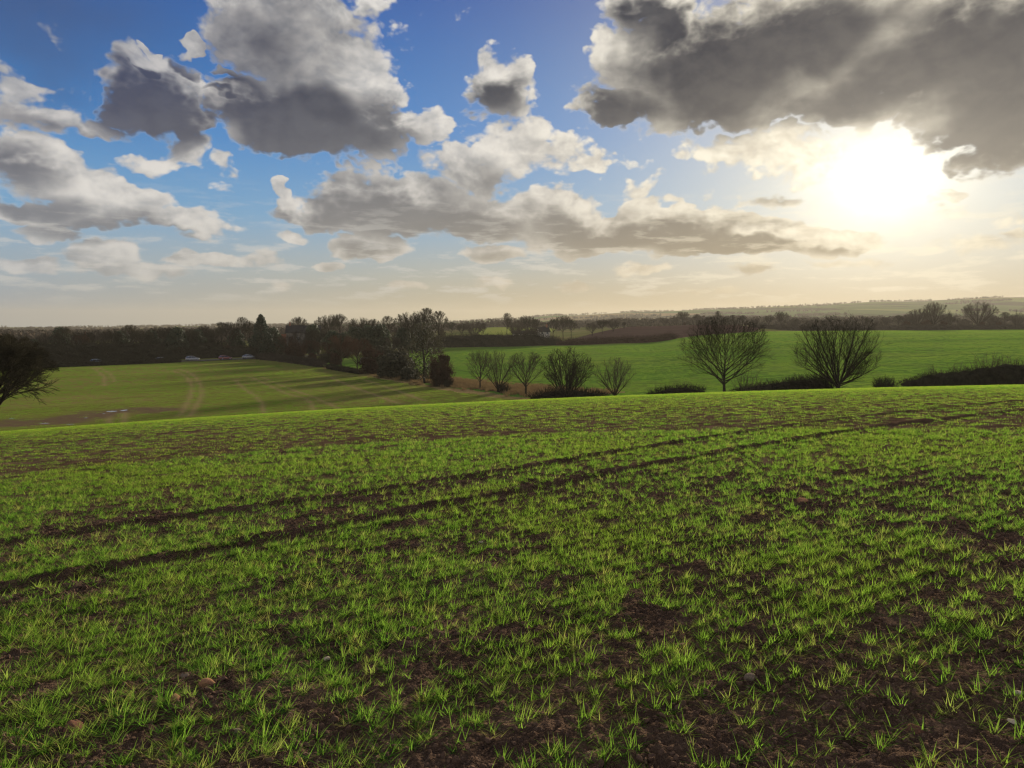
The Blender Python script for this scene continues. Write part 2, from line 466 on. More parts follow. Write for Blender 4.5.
# wheel ruts of the sprayer in the near crop (two pairs) and tramlines in the fields beyond
RUTS = [
    (smooth_path([hit(*p) for p in [(-160, 570), (0, 545), (150, 523), (300, 503), (450, 481), (560, 463), (680, 443), (800, 425), (900, 413), (1024, 401), (1100, 395)]], 3), .14, .05),
    (smooth_path([hit(*p) for p in [(-160, 622), (0, 592), (130, 568), (260, 543), (400, 515), (512, 494), (650, 467), (800, 440), (900, 425), (1024, 411), (1120, 402)]], 3), .15, .05),
    (smooth_path([hit(*p) for p in [(-90, 458), (0, 448), (60, 443), (125, 437), (220, 430), (330, 421)]], 3), .26, .045),
    (smooth_path([hit(*p) for p in [(-90, 446), (0, 440), (90, 433)]], 3), .15, .05),
]
def _tramline(pts):
    return smooth_path([hit(*p) for p in pts], 3)
TRACKS = [(_tramline(p), w) for p, w in [
    ([(190, 416), (198, 403), (202, 392), (198, 381), (190, 373), (178, 369)], .8),
    ([(180, 416), (189, 400), (192, 390), (190, 382), (184, 375), (172, 371)], .8),
    ([(104, 386), (105, 380), (102, 375), (94, 368)], .8),
    ([(114, 382), (112, 376), (106, 371), (97, 367)], .7),
    ([(120, 428), (124, 418), (125, 412)], .8), ([(106, 426), (109, 418), (110, 412)], .7),
    ([(340, 409), (325, 402), (305, 394), (280, 385), (262, 377)], .7),
    ([(330, 412), (312, 404), (290, 395), (268, 385), (250, 377)], .7),
    ([(280, 416), (262, 404), (245, 390), (236, 380)], .7),
    ([(400, 404), (375, 395), (350, 386), (330, 377)], .8),
    ([(425, 401), (395, 390), (366, 380)], .8),
    ([(640, 380), (740, 374), (860, 367), (1000, 361), (1100, 358)], 1.0),
    ([(640, 384), (760, 377), (880, 371), (1060, 366)], .9),
    ([(446, 369), (470, 372), (500, 379), (540, 385)], 1.2),
    ([(440, 358), (520, 359), (640, 361), (760, 358), (1024, 347)], 1.2),
    ([(560, 370), (640, 370), (760, 364), (1024, 352)], 1.0),
    ([(700, 350), (850, 343), (1024, 339)], 1.4),
]]
BANK = [(-82, 258), (-60, 219), (-34, 174), (-16, 143), (-2, 119), (4, 108)]     # hedgerow between the two fields
ROAD = [(-210, 128), (-165, 172), (-122.6, 220), (-90.4, 255), (-52, 297), (0, 350)]

def soil_relief(x, y):
    """clods and crumbs of the drilled soil, and the sprayer ruts; metres"""
    r = np.hypot(x, y)
    f = np.clip(1.15 - r / 60.0, .25, 1.0)
    wx, wy = x + .05 * noise2(x * 7, y * 7, 5), y + .05 * noise2(x * 7, y * 7, 9)
    big = fbm2(wx * 1.6, wy * 1.6, 21, 2) * .016
    b1 = 1 - np.abs(noise2(wx * 6.5, wy * 6.5, 31))
    b2 = 1 - np.abs(noise2(wx * 15, wy * 15, 41))
    b3 = noise2(wx * 34, wy * 34, 51)
    lump = np.clip(noise2(wx * 1.1, wy * 1.1, 61) * .6 + .75, .35, 1.3)
    near = np.clip(1.2 - r / 14.0, 0, 1)
    z = big * f + lump * (.020 * (b1 ** 2 - .5) * f + .020 * (b2 ** 2 - .5) * np.clip(1.2 - r / 30.0, 0, 1) + .011 * b3 * near)
    for pts, w, dep in RUTS:
        d = near_path(x, y, pts)
        wob = 1 + .25 * noise2(x * 1.7, y * 1.7, 77)
        z = z - dep * np.exp(-(d / (w * wob)) ** 4) + dep * .35 * np.exp(-((d - w * 1.6) / (w * .6)) ** 2)
    return z

def ground_z(x, y):
    x, y = np.asarray(x, float), np.asarray(y, float)
    r = np.hypot(x, y)
    return land(x, y) + soil_relief(x, y) * np.clip((75 - r) / 15.0, 0, 1)

# ------------------------------------------------------------------ ground sheet
def build_ground():
    def steps(a, b, q):
        n = max(2, int(math.ceil(math.log(b / a) / math.log(q))))
        return list(np.exp(np.linspace(math.log(a), math.log(b), n, endpoint=False)))
    rad = np.array(steps(.4, 2, 1.03) + steps(2, 14, 1.0042) + steps(14, 80, 1.008) + steps(80, 520, 1.007) + steps(520, 7800, 1.02) + [7800])
    fine = np.linspace(R(-42), R(42), 420)
    wide = np.linspace(R(42), R(318), 70)[1:-1]
    ang = np.concatenate([fine, wide])
    nr, na = len(rad), len(ang)
    A, Q = np.meshgrid(ang, rad)
    X, Y = (np.sin(A) * Q).ravel(), (np.cos(A) * Q).ravel()
    Z = np.empty_like(X)
    nearm = np.hypot(X, Y) < 76
    Z[nearm] = ground_z(X[nearm], Y[nearm])
    Z[~nearm] = land(X[~nearm], Y[~nearm])
    rut = np.zeros_like(X)
    for pts, w, dep in RUTS:
        rut[nearm] = np.maximum(rut[nearm], np.exp(-(near_path(X[nearm], Y[nearm], pts) / (w * 1.25)) ** 4))
    mid = (~nearm) & (np.hypot(X, Y) < 560)
    xm, ym = X[mid], Y[mid]
    tr = np.zeros_like(xm)
    for pts, w in TRACKS:
        tr = np.maximum(tr, np.exp(-(near_path(xm, ym, pts) / (w * .6)) ** 2))
    rut[mid] = tr
    mud = np.zeros_like(X)
    wet = near_path(xm + 2.5 * noise2(xm / 5, ym / 5, 3), ym + 3 * noise2(xm / 6, ym / 6, 4), [hit(-40, 426), hit(60, 422), hit(108, 412), hit(150, 410)])
    mud[mid] = sstep(wet, 5.5, 1.2)
    idx = np.arange(nr * na).reshape(nr, na)
    a, b = idx[:-1], idx[1:]
    quads = np.stack([a, b, np.roll(b, -1, 1), np.roll(a, -1, 1)], -1).reshape(-1, 4)
    cx, cy = X[quads].mean(1), Y[quads].mean(1)
    cr = np.hypot(cx, cy)
    caz = np.arctan2(cx, cy)
    lev_h, lev_v = hill(cx, cy), valley(cx, cy)
    bankline = smooth_path(BANK, 4)
    # which field does each patch of the sheet belong to
    front = (lev_h > lev_v - .4) & (cr < 140)
    road_far = [(-320, 20)] + [(p[0] - 3.4, p[1] - 8) for p in ROAD]
    lf = [(-320, 20), (-214, 118), (-169, 162), (-127, 209), (-95, 243), (-80, 257)] + BANK[1:] + [(6, 60), (-100, 20)]
    rf = BANK[1:4] + [(-2, 119), (4, 108), (10, 60), (80, 50), (330, 90), (330, 380), at(1024, 384), at(900, 384), at(800, 372), at(745, 345), at(700, 318), at(640, 297), at(560, 296), at(430, 300), (-66, 235)]
    pf = [at(545, 302), at(560, 300), at(640, 301), at(700, 322), at(752, 350), at(768, 420), at(730, 470), at(640, 470), at(590, 440), at(555, 360)]
    mf = [at(480, 560), at(545, 560), at(560, 780), at(470, 780)]
    reg = np.full(len(quads), 5)
    reg[inside(cx, cy, pf)] = 4
    reg[inside(cx, cy, mf)] = 6
    reg[inside(cx, cy, rf)] = 2
    reg[inside(cx, cy, lf)] = 1
    db = near_path(cx + 1.5 * noise2(cx / 6, cy / 6, 8), cy, bankline)
    reg[(db < 1.6) & (cr > 95) & (cr < 270)] = 3
    reg[(near_path(cx, cy, [(-22, 166), (-10, 146), (6, 124), (12, 112)]) < 4.2 + 2 * noise2(cx / 7, cy / 7, 12)) & (reg == 2)] = 3
    reg[front] = 0
    reg[(cr > 1300) & (reg == 5)] = 7
    names = ['crop_field', 'valley_field', 'grass_field', 'rough_bank', 'ploughed_field', 'ground', 'meadow', 'hills']
    mats = [soil_material(), field_material('valley_crop', (92, 96, 42), (104, 96, 54), (.80, .60), (128, 108, 80)),
            field_material('meadow_crop', (76, 104, 38), (90, 108, 44), (1.0, .12), (44, 66, 26)), bank_material(),
            plough_material(), rough_material(), field_material('far_meadow', (108, 120, 48), (116, 118, 54), (1, .2), (120, 120, 60)), hills_material()]
    for k, nm in enumerate(names):
        f = quads[reg == k]
        if not len(f):
            continue
        used, inv = np.unique(f, return_inverse=True)
        f = inv.reshape(-1, 4)
        me = bpy.data.meshes.new(nm)
        me.vertices.add(len(used))
        me.vertices.foreach_set('co', np.stack([X[used], Y[used], Z[used]], 1).astype(np.float32).ravel())
        me.loops.add(len(f) * 4); me.polygons.add(len(f))
        me.loops.foreach_set('vertex_index', f.astype(np.int32).ravel()[:])
        me.polygons.foreach_set('loop_start', np.arange(0, len(f) * 4, 4, dtype=np.int32))
        me.polygons.foreach_set('use_smooth', np.ones(len(f), bool))
        me.update(calc_edges=True)
        for an, arr in (('track', rut), ('mud', mud)):
            at_ = me.attributes.new(an, 'FLOAT', 'POINT')
            at_.data.foreach_set('value', arr[used].astype(np.float32))
        me.flip_normals()
        me.materials.append(mats[k])
        o = bpy.data.objects.new(nm, me)
        o['kind'] = 'structure'
        COL.objects.link(o)

# ------------------------------------------------------------------ ground materials
def new_mat(name):
    m = bpy.data.materials.new(name)
    m.use_nodes = True
    m.node_tree.nodes.clear()
    return m, NT(m.node_tree)

def finish(m, t, color, rough=.9, bump=None, strength=.5, dist=.02, spec=.2, trans=0.0, trans_color=None):
    if spec <= .06:                       # matt things: earth, bark, leaves
        b = t.n('ShaderNodeBsdfDiffuse')
        t.put(b.inputs['Color'], color)
        b.inputs['Roughness'].default_value = .3
    else:
        b = t.n('ShaderNodeBsdfPrincipled')
        t.put(b.inputs['Base Color'], color)
        t.put(b.inputs['Roughness'], rough)
        t.put(b.inputs['Specular IOR Level'], spec)
    if bump is not None:
        bn = t.n('ShaderNodeBump')
        bn.inputs['Strength'].default_value = strength; bn.inputs['Distance'].default_value = dist
        t.put(bn.inputs['Height'], bump)
        t.put(b.inputs['Normal'], bn.outputs[0])
    out = b.outputs[0]
    if trans:
        tr = t.n('ShaderNodeBsdfTranslucent')
        t.put(tr.inputs[0], trans_color if trans_color is not None else color)
        mx = t.n('ShaderNodeMixShader'); mx.inputs[0].default_value = trans
        t.t.links.new(out, mx.inputs[1]); t.t.links.new(tr.outputs[0], mx.inputs[2])
        out = mx.outputs[0]
    o = t.n('ShaderNodeOutputMaterial')
    t.t.links.new(out, o.inputs[0])
    return m

def attr(t, name):
    a = t.n('ShaderNodeAttribute'); a.attribute_name = name
    return a.outputs['Fac']

def soil_material():
    m, t = new_mat('soil')
    p = t.n('ShaderNodeNewGeometry').outputs['Position']
    a = t.noise(p, 3.0, 4, .6).outputs[0]
    b = t.noise(p, 38.0, 4, .65).outputs[0]
    c = t.noise(p, .25, 3, .5).outputs[0]
    col = t.ramp(a, [(.3, rgba((62, 49, 40))), (.55, rgba((86, 69, 56))), (.75, rgba((112, 91, 75)))])
    col = t.mix(t.sm(b, .55, .75), col, rgba((136, 113, 94)))
    col = t.mix(t.sm(c, .45, .7, 0, .35), col, rgba((74, 62, 40)))
    col = t.mix(t.m('MULTIPLY', attr(t, 'track'), .5), col, rgba((88, 70, 53)))
    v = t.n('ShaderNodeTexVoronoi'); t.put(v.inputs['Vector'], p); v.inputs['Scale'].default_value = 46.0; v.inputs['Detail'].default_value = 2
    return finish(m, t, col, .95, t.m('ADD', b, t.m('MULTIPLY', v.outputs['Distance'], -.8)), 1.0, .035, .02)

def field_material(name, c1, c2, stripe, ctrack):
    m, t = new_mat(name)
    p = t.n('ShaderNodeNewGeometry').outputs['Position']
    a = t.noise(p, .045, 4, .55).outputs[0]
    b = t.noise(p, 1.4, 4, .6).outputs[0]
    col = t.mix(t.sm(a, .38, .64), rgba(c1), rgba(c2))
    # faint drill rows
    dirx, diry = stripe
    q = t.n('ShaderNodeSeparateXYZ'); t.put(q.inputs[0], p)
    u = t.m('ADD', t.m('MULTIPLY', q.outputs[0], diry), t.m('MULTIPLY', q.outputs[1], -dirx))
    w = t.m('ADD', t.m('MULTIPLY', q.outputs[0], dirx), t.m('MULTIPLY', q.outputs[1], diry))
    s = t.noise(t.xyz(t.m('MULTIPLY', u, .34), t.m('MULTIPLY', w, .012)), 1.0, 4, .6).outputs[0]
    col = t.mix(t.sm(s, .40, .66, .0, .45), col, t.v('SCALE', rgba(c1)[:3], c=.62))
    col = t.mix(t.sm(b, .5, .72, 0, .35), col, rgba((88, 78, 48)))
    col = t.mix(t.m('MULTIPLY', attr(t, 'track'), .5), col, rgba(ctrack))
    col = t.mix(t.m('MULTIPLY', attr(t, 'mud'), t.sm(b, .3, .55, .5, .95)), col, rgba((82, 66, 54)))
    return finish(m, t, col, .95, b, .5, .12, .0)

def bank_material():
    m, t = new_mat('dry_bank')
    p = t.n('ShaderNodeNewGeometry').outputs['Position']
    a = t.noise(p, .25, 5, .65).outputs[0]
    b = t.noise(p, 2.5, 4, .65).outputs[0]
    col = t.ramp(a, [(.3, rgba((92, 92, 48))), (.5, rgba((112, 98, 64))), (.7, rgba((130, 108, 76)))])
    col = t.mix(t.sm(b, .5, .7, 0, .5), col, rgba((80, 64, 46)))
    return finish(m, t, col, .95, b, 1, .25, .0)

def plough_material():
    m, t = new_mat('ploughland')
    p = t.n('ShaderNodeNewGeometry').outputs['Position']
    q = t.n('ShaderNodeSeparateXYZ'); t.put(q.inputs[0], p)
    s = t.noise(t.xyz(t.m('MULTIPLY', q.outputs[0], .02), t.m('MULTIPLY', q.outputs[1], .4)), 1.0, 4, .6).outputs[0]
    col = t.ramp(s, [(.3, rgba((56, 42, 39))), (.6, rgba((70, 54, 48))), (.8, rgba((88, 72, 58)))])
    return finish(m, t, col, .95, s, .8, .2, .0)

def rough_material():
    m, t = new_mat('rough_grass')
    p = t.n('ShaderNodeNewGeometry').outputs['Position']
    a = t.noise(p, .018, 4, .6).outputs[0]
    b = t.noise(p, .5, 4, .65).outputs[0]
    col = t.ramp(a, [(.3, rgba((62, 68, 34))), (.5, rgba((86, 88, 46))), (.7, rgba((100, 88, 58)))])
    col = t.mix(t.sm(b, .5, .7, 0, .4), col, rgba((58, 50, 34)))
    return finish(m, t, col, .95, b, .8, .3, .0)

def hills_material():
    m, t = new_mat('far_country')
    p = t.n('ShaderNodeNewGeometry').outputs['Position']
    v = t.n('ShaderNodeTexVoronoi'); t.put(v.inputs['Vector'], t.v('MULTIPLY', p, (.0022, .0013, 0))); v.inputs['Scale'].default_value = 1.0
    sp = t.n('ShaderNodeSeparateColor'); t.put(sp.inputs[0], v.outputs['Color'])
    col = t.ramp(sp.outputs[0], [(.0, rgba((66, 84, 40))), (.35, rgba((96, 106, 52))), (.6, rgba((112, 96, 66))), (.8, rgba((54, 58, 38)))], 'CONSTANT')
    n = t.noise(p, .004, 5, .6).outputs[0]
    col = t.mix(t.sm(n, .52, .6), col, rgba((44, 46, 32)))
    return finish(m, t, col, .95, spec=0.0)

build_ground()

# ------------------------------------------------------------------ the air
def build_haze():
    import bmesh
    bm = bmesh.new()
    bmesh.ops.create_cube(bm, size=1.0)
    me = bpy.data.meshes.new('haze')
    bm.to_mesh(me); bm.free()
    m, t = new_mat('air')
    pv = t.n('ShaderNodeVolumePrincipled')
    pv.inputs['Color'].default_value = (.33, .31, .262, 1)
    pv.inputs['Density'].default_value = HAZE
    pv.inputs['Anisotropy'].default_value = .28
    o = t.n('ShaderNodeOutputMaterial')
    t.t.links.new(pv.outputs[0], o.inputs['Volume'])
    me.materials.append(m)
    ob = bpy.data.objects.new('haze', me)
    lo, hi = -112.0, 152.0
    ob.scale = (16400, 16400, hi - lo)
    ob.location = (0, 0, (hi + lo) / 2)
    ob['kind'] = 'stuff'
    COL.objects.link(ob)
HAZE = .000125
build_haze()
# ------------------------------------------------------------------ mesh helpers
class MB:
    """collects vertices and faces of one mesh"""
    def __init__(self):
        self.v, self.f, self.c = [], [], 0
    def add(self, verts, faces):
        o = self.c
        self.v.append(np.asarray(verts, np.float32)); self.c += len(verts)
        self.f.extend([tuple(i + o for i in q) for q in faces])
    def box(self, lo, hi):
        (x0, y0, z0), (x1, y1, z1) = lo, hi
        self.add([(x0, y0, z0), (x1, y0, z0), (x1, y1, z0), (x0, y1, z0), (x0, y0, z1), (x1, y0, z1), (x1, y1, z1), (x0, y1, z1)],
                 [(0, 3, 2, 1), (4, 5, 6, 7), (0, 1, 5, 4), (1, 2, 6, 5), (2, 3, 7, 6), (3, 0, 4, 7)])
    def tube(self, pts, rads, n=5, cap=True):
        pts = [Vector(p) for p in pts]
        V, F = [], []
        ref = None
        for k, p in enumerate(pts):
            d = (pts[min(k + 1, len(pts) - 1)] - pts[max(k - 1, 0)])
            if d.length < 1e-9:
                d = Vector((0, 0, 1))
            d.normalize()
            if ref is None:
                ref = Vector((1, 0, 0)) if abs(d.x) < .8 else Vector((0, 1, 0))
            u = (ref - d * ref.dot(d)).normalized()
            w = d.cross(u)
            ref = u
            for s in range(n):
                a = 2 * math.pi * s / n
                V.append(p + (u * math.cos(a) + w * math.sin(a)) * rads[k])
        for k in range(len(pts) - 1):
            for s in range(n):
                a, b = k * n + s, k * n + (s + 1) % n
                F.append((a, b, b + n, a + n))
        if cap:
            F.append(tuple(range((len(pts) - 1) * n, len(pts) * n)))
        self.add([tuple(v) for v in V], F)
    def mesh(self, name, mat, smooth=True):
        me = bpy.data.meshes.new(name)
        me.from_pydata([tuple(map(float, p)) for p in np.concatenate(self.v)], [], self.f)
        if smooth:
            me.polygons.foreach_set('use_smooth', np.ones(len(me.polygons), bool))
        me.materials.append(mat)
        me.update()
        return me
    def build(self, name, mat, parent=None, smooth=True, loc=None):
        o = bpy.data.objects.new(name, self.mesh(name, mat, smooth))
        COL.objects.link(o)
        if parent is not None:
            o.parent = parent
        if loc is not None:
            o.location = loc
        return o

def tag(o, label=None, cat=None, group=None, kind=None):
    if label: o['label'] = label
    if cat: o['category'] = cat
    if group: o['group'] = group
    if kind: o['kind'] = kind
    return o

def empty(name, loc, rz=0.0):
    o = bpy.data.objects.new(name, None)
    o.location = loc
    o.rotation_euler = (0, 0, rz)
    o.empty_display_size = .5
    COL.objects.link(o)
    return o

def simple_mat(name, c, rough=.85, var=.25, scale=3.0, spec=.04, trans=0.0, trans_c=None, metallic=0.0):
    m, t = new_mat(name)
    p = t.n('ShaderNodeTexCoord').outputs['Object']
    n = t.noise(p, scale, 4, .6).outputs[0]
    col = t.mix(t.sm(n, .3, .7), t.v('SCALE', rgba(c)[:3], c=1 - var), t.v('SCALE', rgba(c)[:3], c=1 + var))
    return finish(m, t, col, rough, None, spec=spec, trans=trans, trans_color=rgba(trans_c) if trans_c else None)

MAT = dict(
    bark=simple_mat('bark', (52, 46, 38), .9, .3, 4),
    twig=simple_mat('twig', (44, 41, 31), .95, .25, 2),
    twig_red=simple_mat('twig_russet', (62, 45, 35), .95, .25, 2),
    twig_grey=simple_mat('twig_grey', (60, 53, 45), .95, .25, 2),
    ivy=simple_mat('ivy_leaf', (40, 50, 27), .7, .4, 1.2, .3, .25),
    fir=simple_mat('fir_needle', (34, 46, 30), .8, .4, 1.5, .2, .1),
    bramble=simple_mat('bramble_leaf', (50, 49, 33), .85, .4, 1.5, .2, .2),
)

# ------------------------------------------------------------------ bare trees
def grow_tree(seed, height, width, stem=.12, stems=1, limbs=18, fan=.75, twig=.016, sub=(7, 5, 4), lean=0.0, spread_low=.1, droop=0.0, rad=None, top=1.0):
    """Leafless tree of straight rising limbs filling a rounded crown. Returns trunk and crown mesh builders."""
    rng = random.Random(seed)
    trunk, crown = MB(), MB()
    rad = rad or height * .018
    hw = width / 2.0
    zc = height * .52
    def env(p):          # >1 outside the crown outline
        x, y, z = p
        h = z / height
        if h > .45:
            e = ((h - .45) / .55) ** 2.4
            return math.sqrt((x * x + y * y) / (hw * hw) + e * top)
        w = hw * (.45 + .55 * min(1, max(0, h - spread_low * .3) / .45) ** .7)
        return math.hypot(x, y) / w
    def poly(p0, d, L, n, wob, r0, r1, bend=0.0):
        pts, rr = [p0], [r0]
        p, d = p0.copy(), d.normalized()
        for k in range(n):
            d = (d + Vector((rng.gauss(0, wob), rng.gauss(0, wob), rng.gauss(0, wob) + bend))).normalized()
            p = p + d * (L / n)
            pts.append(p.copy()); rr.append(r0 + (r1 - r0) * (k + 1) / n)
        return pts, rr
    def length_to_edge(p, d, lim):
        s = 0.0
        while s < lim:
            q = p + d * s
            if env(q) > 1.0:
                break
            s += height * .015
        return s
    def child_dir(d, ang, spin=None):
        a = rng.uniform(0, 2 * math.pi) if spin is None else spin
        u = d.orthogonal().normalized()
        w = d.cross(u)
        return (d * math.cos(ang) + (u * math.cos(a) + w * math.sin(a)) * math.sin(ang)).normalized()
    def branch(p, d, L, r, level):
        n = (6, 5, 4, 2)[min(level, 3)]
        pts, rr = poly(p, d, L, n, (.045, .10, .15, .18)[min(level, 3)], r, max(r * .22, twig * .45), (.035, .03, .02, 0)[min(level, 3)] - droop * (level >= 1))
        (trunk if level == 0 else crown).tube(pts, rr, (6, 4, 3, 3)[min(level, 3)], cap=False)
        if level >= len(sub):
            return
        k = sub[level]
        for c in range(k):
            f = .18 + .80 * (c + rng.random() * .8) / k
            s = f * (len(pts) - 1)
            i = min(int(s), len(pts) - 2)
            q = pts[i].lerp(pts[i + 1], s - i)
            dd = (pts[i + 1] - pts[i]).normalized()
            cd = child_dir(dd, rng.uniform(.38, .85))
            cd = (cd + Vector((0, 0, .22 - droop * 2))).normalized()
            Lc = min(L * (.62 - .22 * f) * rng.uniform(.7, 1.15), length_to_edge(q, cd, L) * rng.uniform(.85, 1.08) + height * .012)
            if Lc < height * .012:
                continue
            rc = max(r * (1 - .72 * f) * .52, twig * .8)
            branch(q, cd, Lc, rc, level + 1)
    base_z = stem * height
    if stems == 1:
        axis_top = height * (.93 if fan < .9 else .6)
        pts, rr = [], []
        for k in range(9):
            f = k / 8
            pts.append(Vector((lean * f * height + rng.gauss(0, .012) * height * f, rng.gauss(0, .012) * height * f, axis_top * f)))
            rr.append(rad * (1.25 if k == 0 else 1) * (1 - .93 * f))
        pts[0].z = -.3
        trunk.tube(pts, rr, 8)
        for c in range(limbs):
            f = (base_z / axis_top) + (1 - base_z / axis_top) * (c / limbs) ** 1.15 * .95
            s = f * 8
            i = min(int(s), 7)
            q = pts[i].lerp(pts[i + 1], s - i)
            az = c * 2.399 + rng.uniform(-.4, .4)
            tilt = fan * rng.uniform(.8, 1.15) * (1 - .35 * f)
            d = Vector((math.sin(az) * math.sin(tilt), math.cos(az) * math.sin(tilt), math.cos(tilt)))
            L = max(length_to_edge(q, d, height * 1.2) * rng.uniform(.86, 1.04), height * .08)
            branch(q, d, L, max(rad * (1 - f) * .55, twig * 2.2), 0)
    else:
        trunk.tube([(0, 0, -.3), (0, 0, base_z * .5), (0, 0, base_z)], [rad * 1.3, rad * 1.05, rad * .9], 8)
        for c in range(limbs):
            az = c * 2.399 + rng.uniform(-.4, .4)
            tilt = fan * math.sqrt((c + .4) / limbs) * rng.uniform(.9, 1.1)
            d = Vector((math.sin(az) * math.sin(tilt), math.cos(az) * math.sin(tilt), math.cos(tilt)))
            q = Vector((math.sin(az) * rad * .5, math.cos(az) * rad * .5, base_z * rng.uniform(.7, 1.0)))
            L = max(length_to_edge(q, d, height * 1.2) * rng.uniform(.88, 1.05), height * .15)
            branch(q, d, L, rad * rng.uniform(.30, .46), 0)
    return trunk, crown

def leaf_cloud(mb, rng, centre, radii, n, size, flat=.6):
    """leaf sized faces through a clump, denser towards its skin"""
    cx, cy, cz = centre
    V, F = [], []
    for k in range(n):
        while True:
            d = Vector((rng.gauss(0, 1), rng.gauss(0, 1), rng.gauss(0, 1)))
            if d.length > .1:
                break
        d.normalize()
        s = rng.uniform(.35, 1.0) ** .5 * rng.uniform(.85, 1.12)
        p = Vector((cx + d.x * radii[0] * s, cy + d.y * radii[1] * s, cz + d.z * radii[2] * s))
        nrm = (d + Vector((rng.gauss(0, flat), rng.gauss(0, flat), rng.gauss(0, flat)))).normalized()
        u = nrm.orthogonal().normalized(); w = nrm.cross(u)
        a = rng.uniform(0, 6.283)
        u, w = u * math.cos(a) + w * math.sin(a), w * math.cos(a) - u * math.sin(a)
        e = size * rng.uniform(.6, 1.4)
        b = len(V)
        V += [tuple(p - u * e), tuple(p + w * e * .55), tuple(p + u * e), tuple(p - w * e * .55)]
        F.append((b, b + 1, b + 2, b + 3))
    mb.add(V, F)

def evergreen(seed, height, width, clumps=26, size=.28, shape='round'):
    rng = random.Random(seed)
    trunk, crown = MB(), MB()
    trunk.tube([(0, 0, -.3), (.1, 0, height * .3), (-.1, .1, height * .62), (0, 0, height * .9)], [height * .022, height * .018, height * .012, height * .004], 7)
    for c in range(clumps):
        f = (c + .5) / clumps
        z = height * (.10 + .86 * f)
        if shape == 'cone':
            w = width / 2 * (1.05 - f) ** .8 * (.9 if c % 3 else .6)
            rr = width * .17 * (1.12 - .75 * f)
        elif shape == 'spire':
            w = width / 2 * max(.05, min(1.0, 1.35 * (1 - f) ** .75)) * rng.uniform(.45, .85)
            rr = width * .20 * (1.05 - .62 * f)
        else:
            w = width / 2 * math.sqrt(max(.05, 1 - (2 * f - .95) ** 2)) * rng.uniform(.3, .82)
            rr = width * .20 * rng.uniform(.7, 1.15)
        az = c * 2.399 + rng.uniform(-.5, .5)
        q = (math.cos(az) * w, math.sin(az) * w, z)
        trunk.tube([(0, 0, max(z - rr * .9, height * .08)), tuple(Vector(q) * .6 + Vector((0, 0, z * .36))), q], [height * .006, height * .004, height * .002], 3, cap=False)
        leaf_cloud(crown, rng, q, (rr, rr, rr * .72), int(150 * (rr / (width * .2)) ** 1.5) + 30, size)
    return trunk, crown

def brush(seed, height, width, n=130, twig=.02, leafy=0):
    """dense many stemmed bush of bare rods, some with a few leaves"""
    rng = random.Random(seed)
    stems, crown = MB(), MB()
    for k in range(n):
        az = rng.uniform(0, 6.283)
        f = math.sqrt(rng.random())
        bx, by = math.cos(az) * f * width * .30, math.sin(az) * f * width * .30
        tx, ty = math.cos(az) * f * width * .52, math.sin(az) * f * width * .52
        h = height * math.sqrt(max(.06, 1 - (f * .92) ** 2)) * rng.uniform(.8, 1.05)
        p = [Vector((bx, by, -.15)), Vector((bx * .8 + tx * .3, by * .8 + ty * .3, h * .4)), Vector((tx + rng.gauss(0, .05) * width, ty + rng.gauss(0, .05) * width, h))]
        (stems if k % 6 == 0 else crown).tube(p, [twig * 1.3, twig, twig * .5], 3, cap=False)
        for j in range(9):
            s = rng.uniform(.15, 1.0)
            a = p[0].lerp(p[1], s * 2) if s < .5 else p[1].lerp(p[2], s * 2 - 1)
            d = Vector((rng.gauss(0, 1), rng.gauss(0, 1), rng.gauss(.25, .8))).normalized()
            b = a + d * height * rng.uniform(.08, .22)
            crown.tube([a, a.lerp(b, .5) + Vector((0, 0, .02 * height)), b], [twig * .6, twig * .5, twig * .35], 3, cap=False)
    for k in range(leafy):
        az, f, h = rng.uniform(0, 6.283), math.sqrt(rng.random()), rng.uniform(.1, .8)
        w = width * .46 * math.sqrt(max(.05, 1 - (h - .25) ** 2 * 1.6))
        leaf_cloud(crown, rng, (math.cos(az) * f * w, math.sin(az) * f * w, h * height), (width * .11,) * 3, 46, .11 * width ** .5)
    return stems, crown

class Kind:
    """one plant, reused: its trunk and crown meshes"""
    def __init__(self, name, parts, mats, height):
        self.name = name
        self.h = height
        self.meshes = [(nm, mb.mesh(name + '_' + nm, mt)) for nm, mb, mt in zip(('trunk', 'crown'), parts, mats)]
    def put(self, loc, label, cat, group=None, height=None, rz=0.0, wide=1.0):
        s = (height or self.h) / self.h
        r = empty(self.name, loc, rz)
        r.scale = (s * wide, s * wide, s)
        tag(r, label, cat, group)
        for nm, me in self.meshes:
            o = bpy.data.objects.new(nm, me)
            o.parent = r
            COL.objects.link(o)
        return r

KB, KT = MAT['bark'], MAT['twig']
K = {}
K['upright'] = Kind('bare_tree', grow_tree(11, 9.6, 11.0, stem=.15, limbs=30, fan=1.2, sub=(8, 5, 4), twig=.012, rad=.19), (KB, KT), 9.6)
K['fan'] = Kind('bare_tree', grow_tree(12, 8.6, 10.6, stem=.12, stems=2, limbs=24, fan=1.2, sub=(8, 5, 4), twig=.011, rad=.22), (KB, KT), 8.6)
K['small_a'] = Kind('bare_tree', grow_tree(21, 7.4, 7.6, stem=.10, stems=2, limbs=13, fan=.85, sub=(7, 5, 2), twig=.016, rad=.2), (KB, MAT['twig_grey']), 7.4)
K['small_b'] = Kind('bare_tree', grow_tree(22, 7.4, 7.2, stem=.16, limbs=16, fan=.9, sub=(7, 5, 2), twig=.016, rad=.18), (KB, MAT['twig_grey']), 7.4)
K['small_c'] = Kind('bare_tree', grow_tree(23, 7.4, 7.8, stem=.06, stems=2, limbs=20, fan=.95, sub=(8, 5, 3), twig=.018, rad=.24), (KB, KT), 7.4)
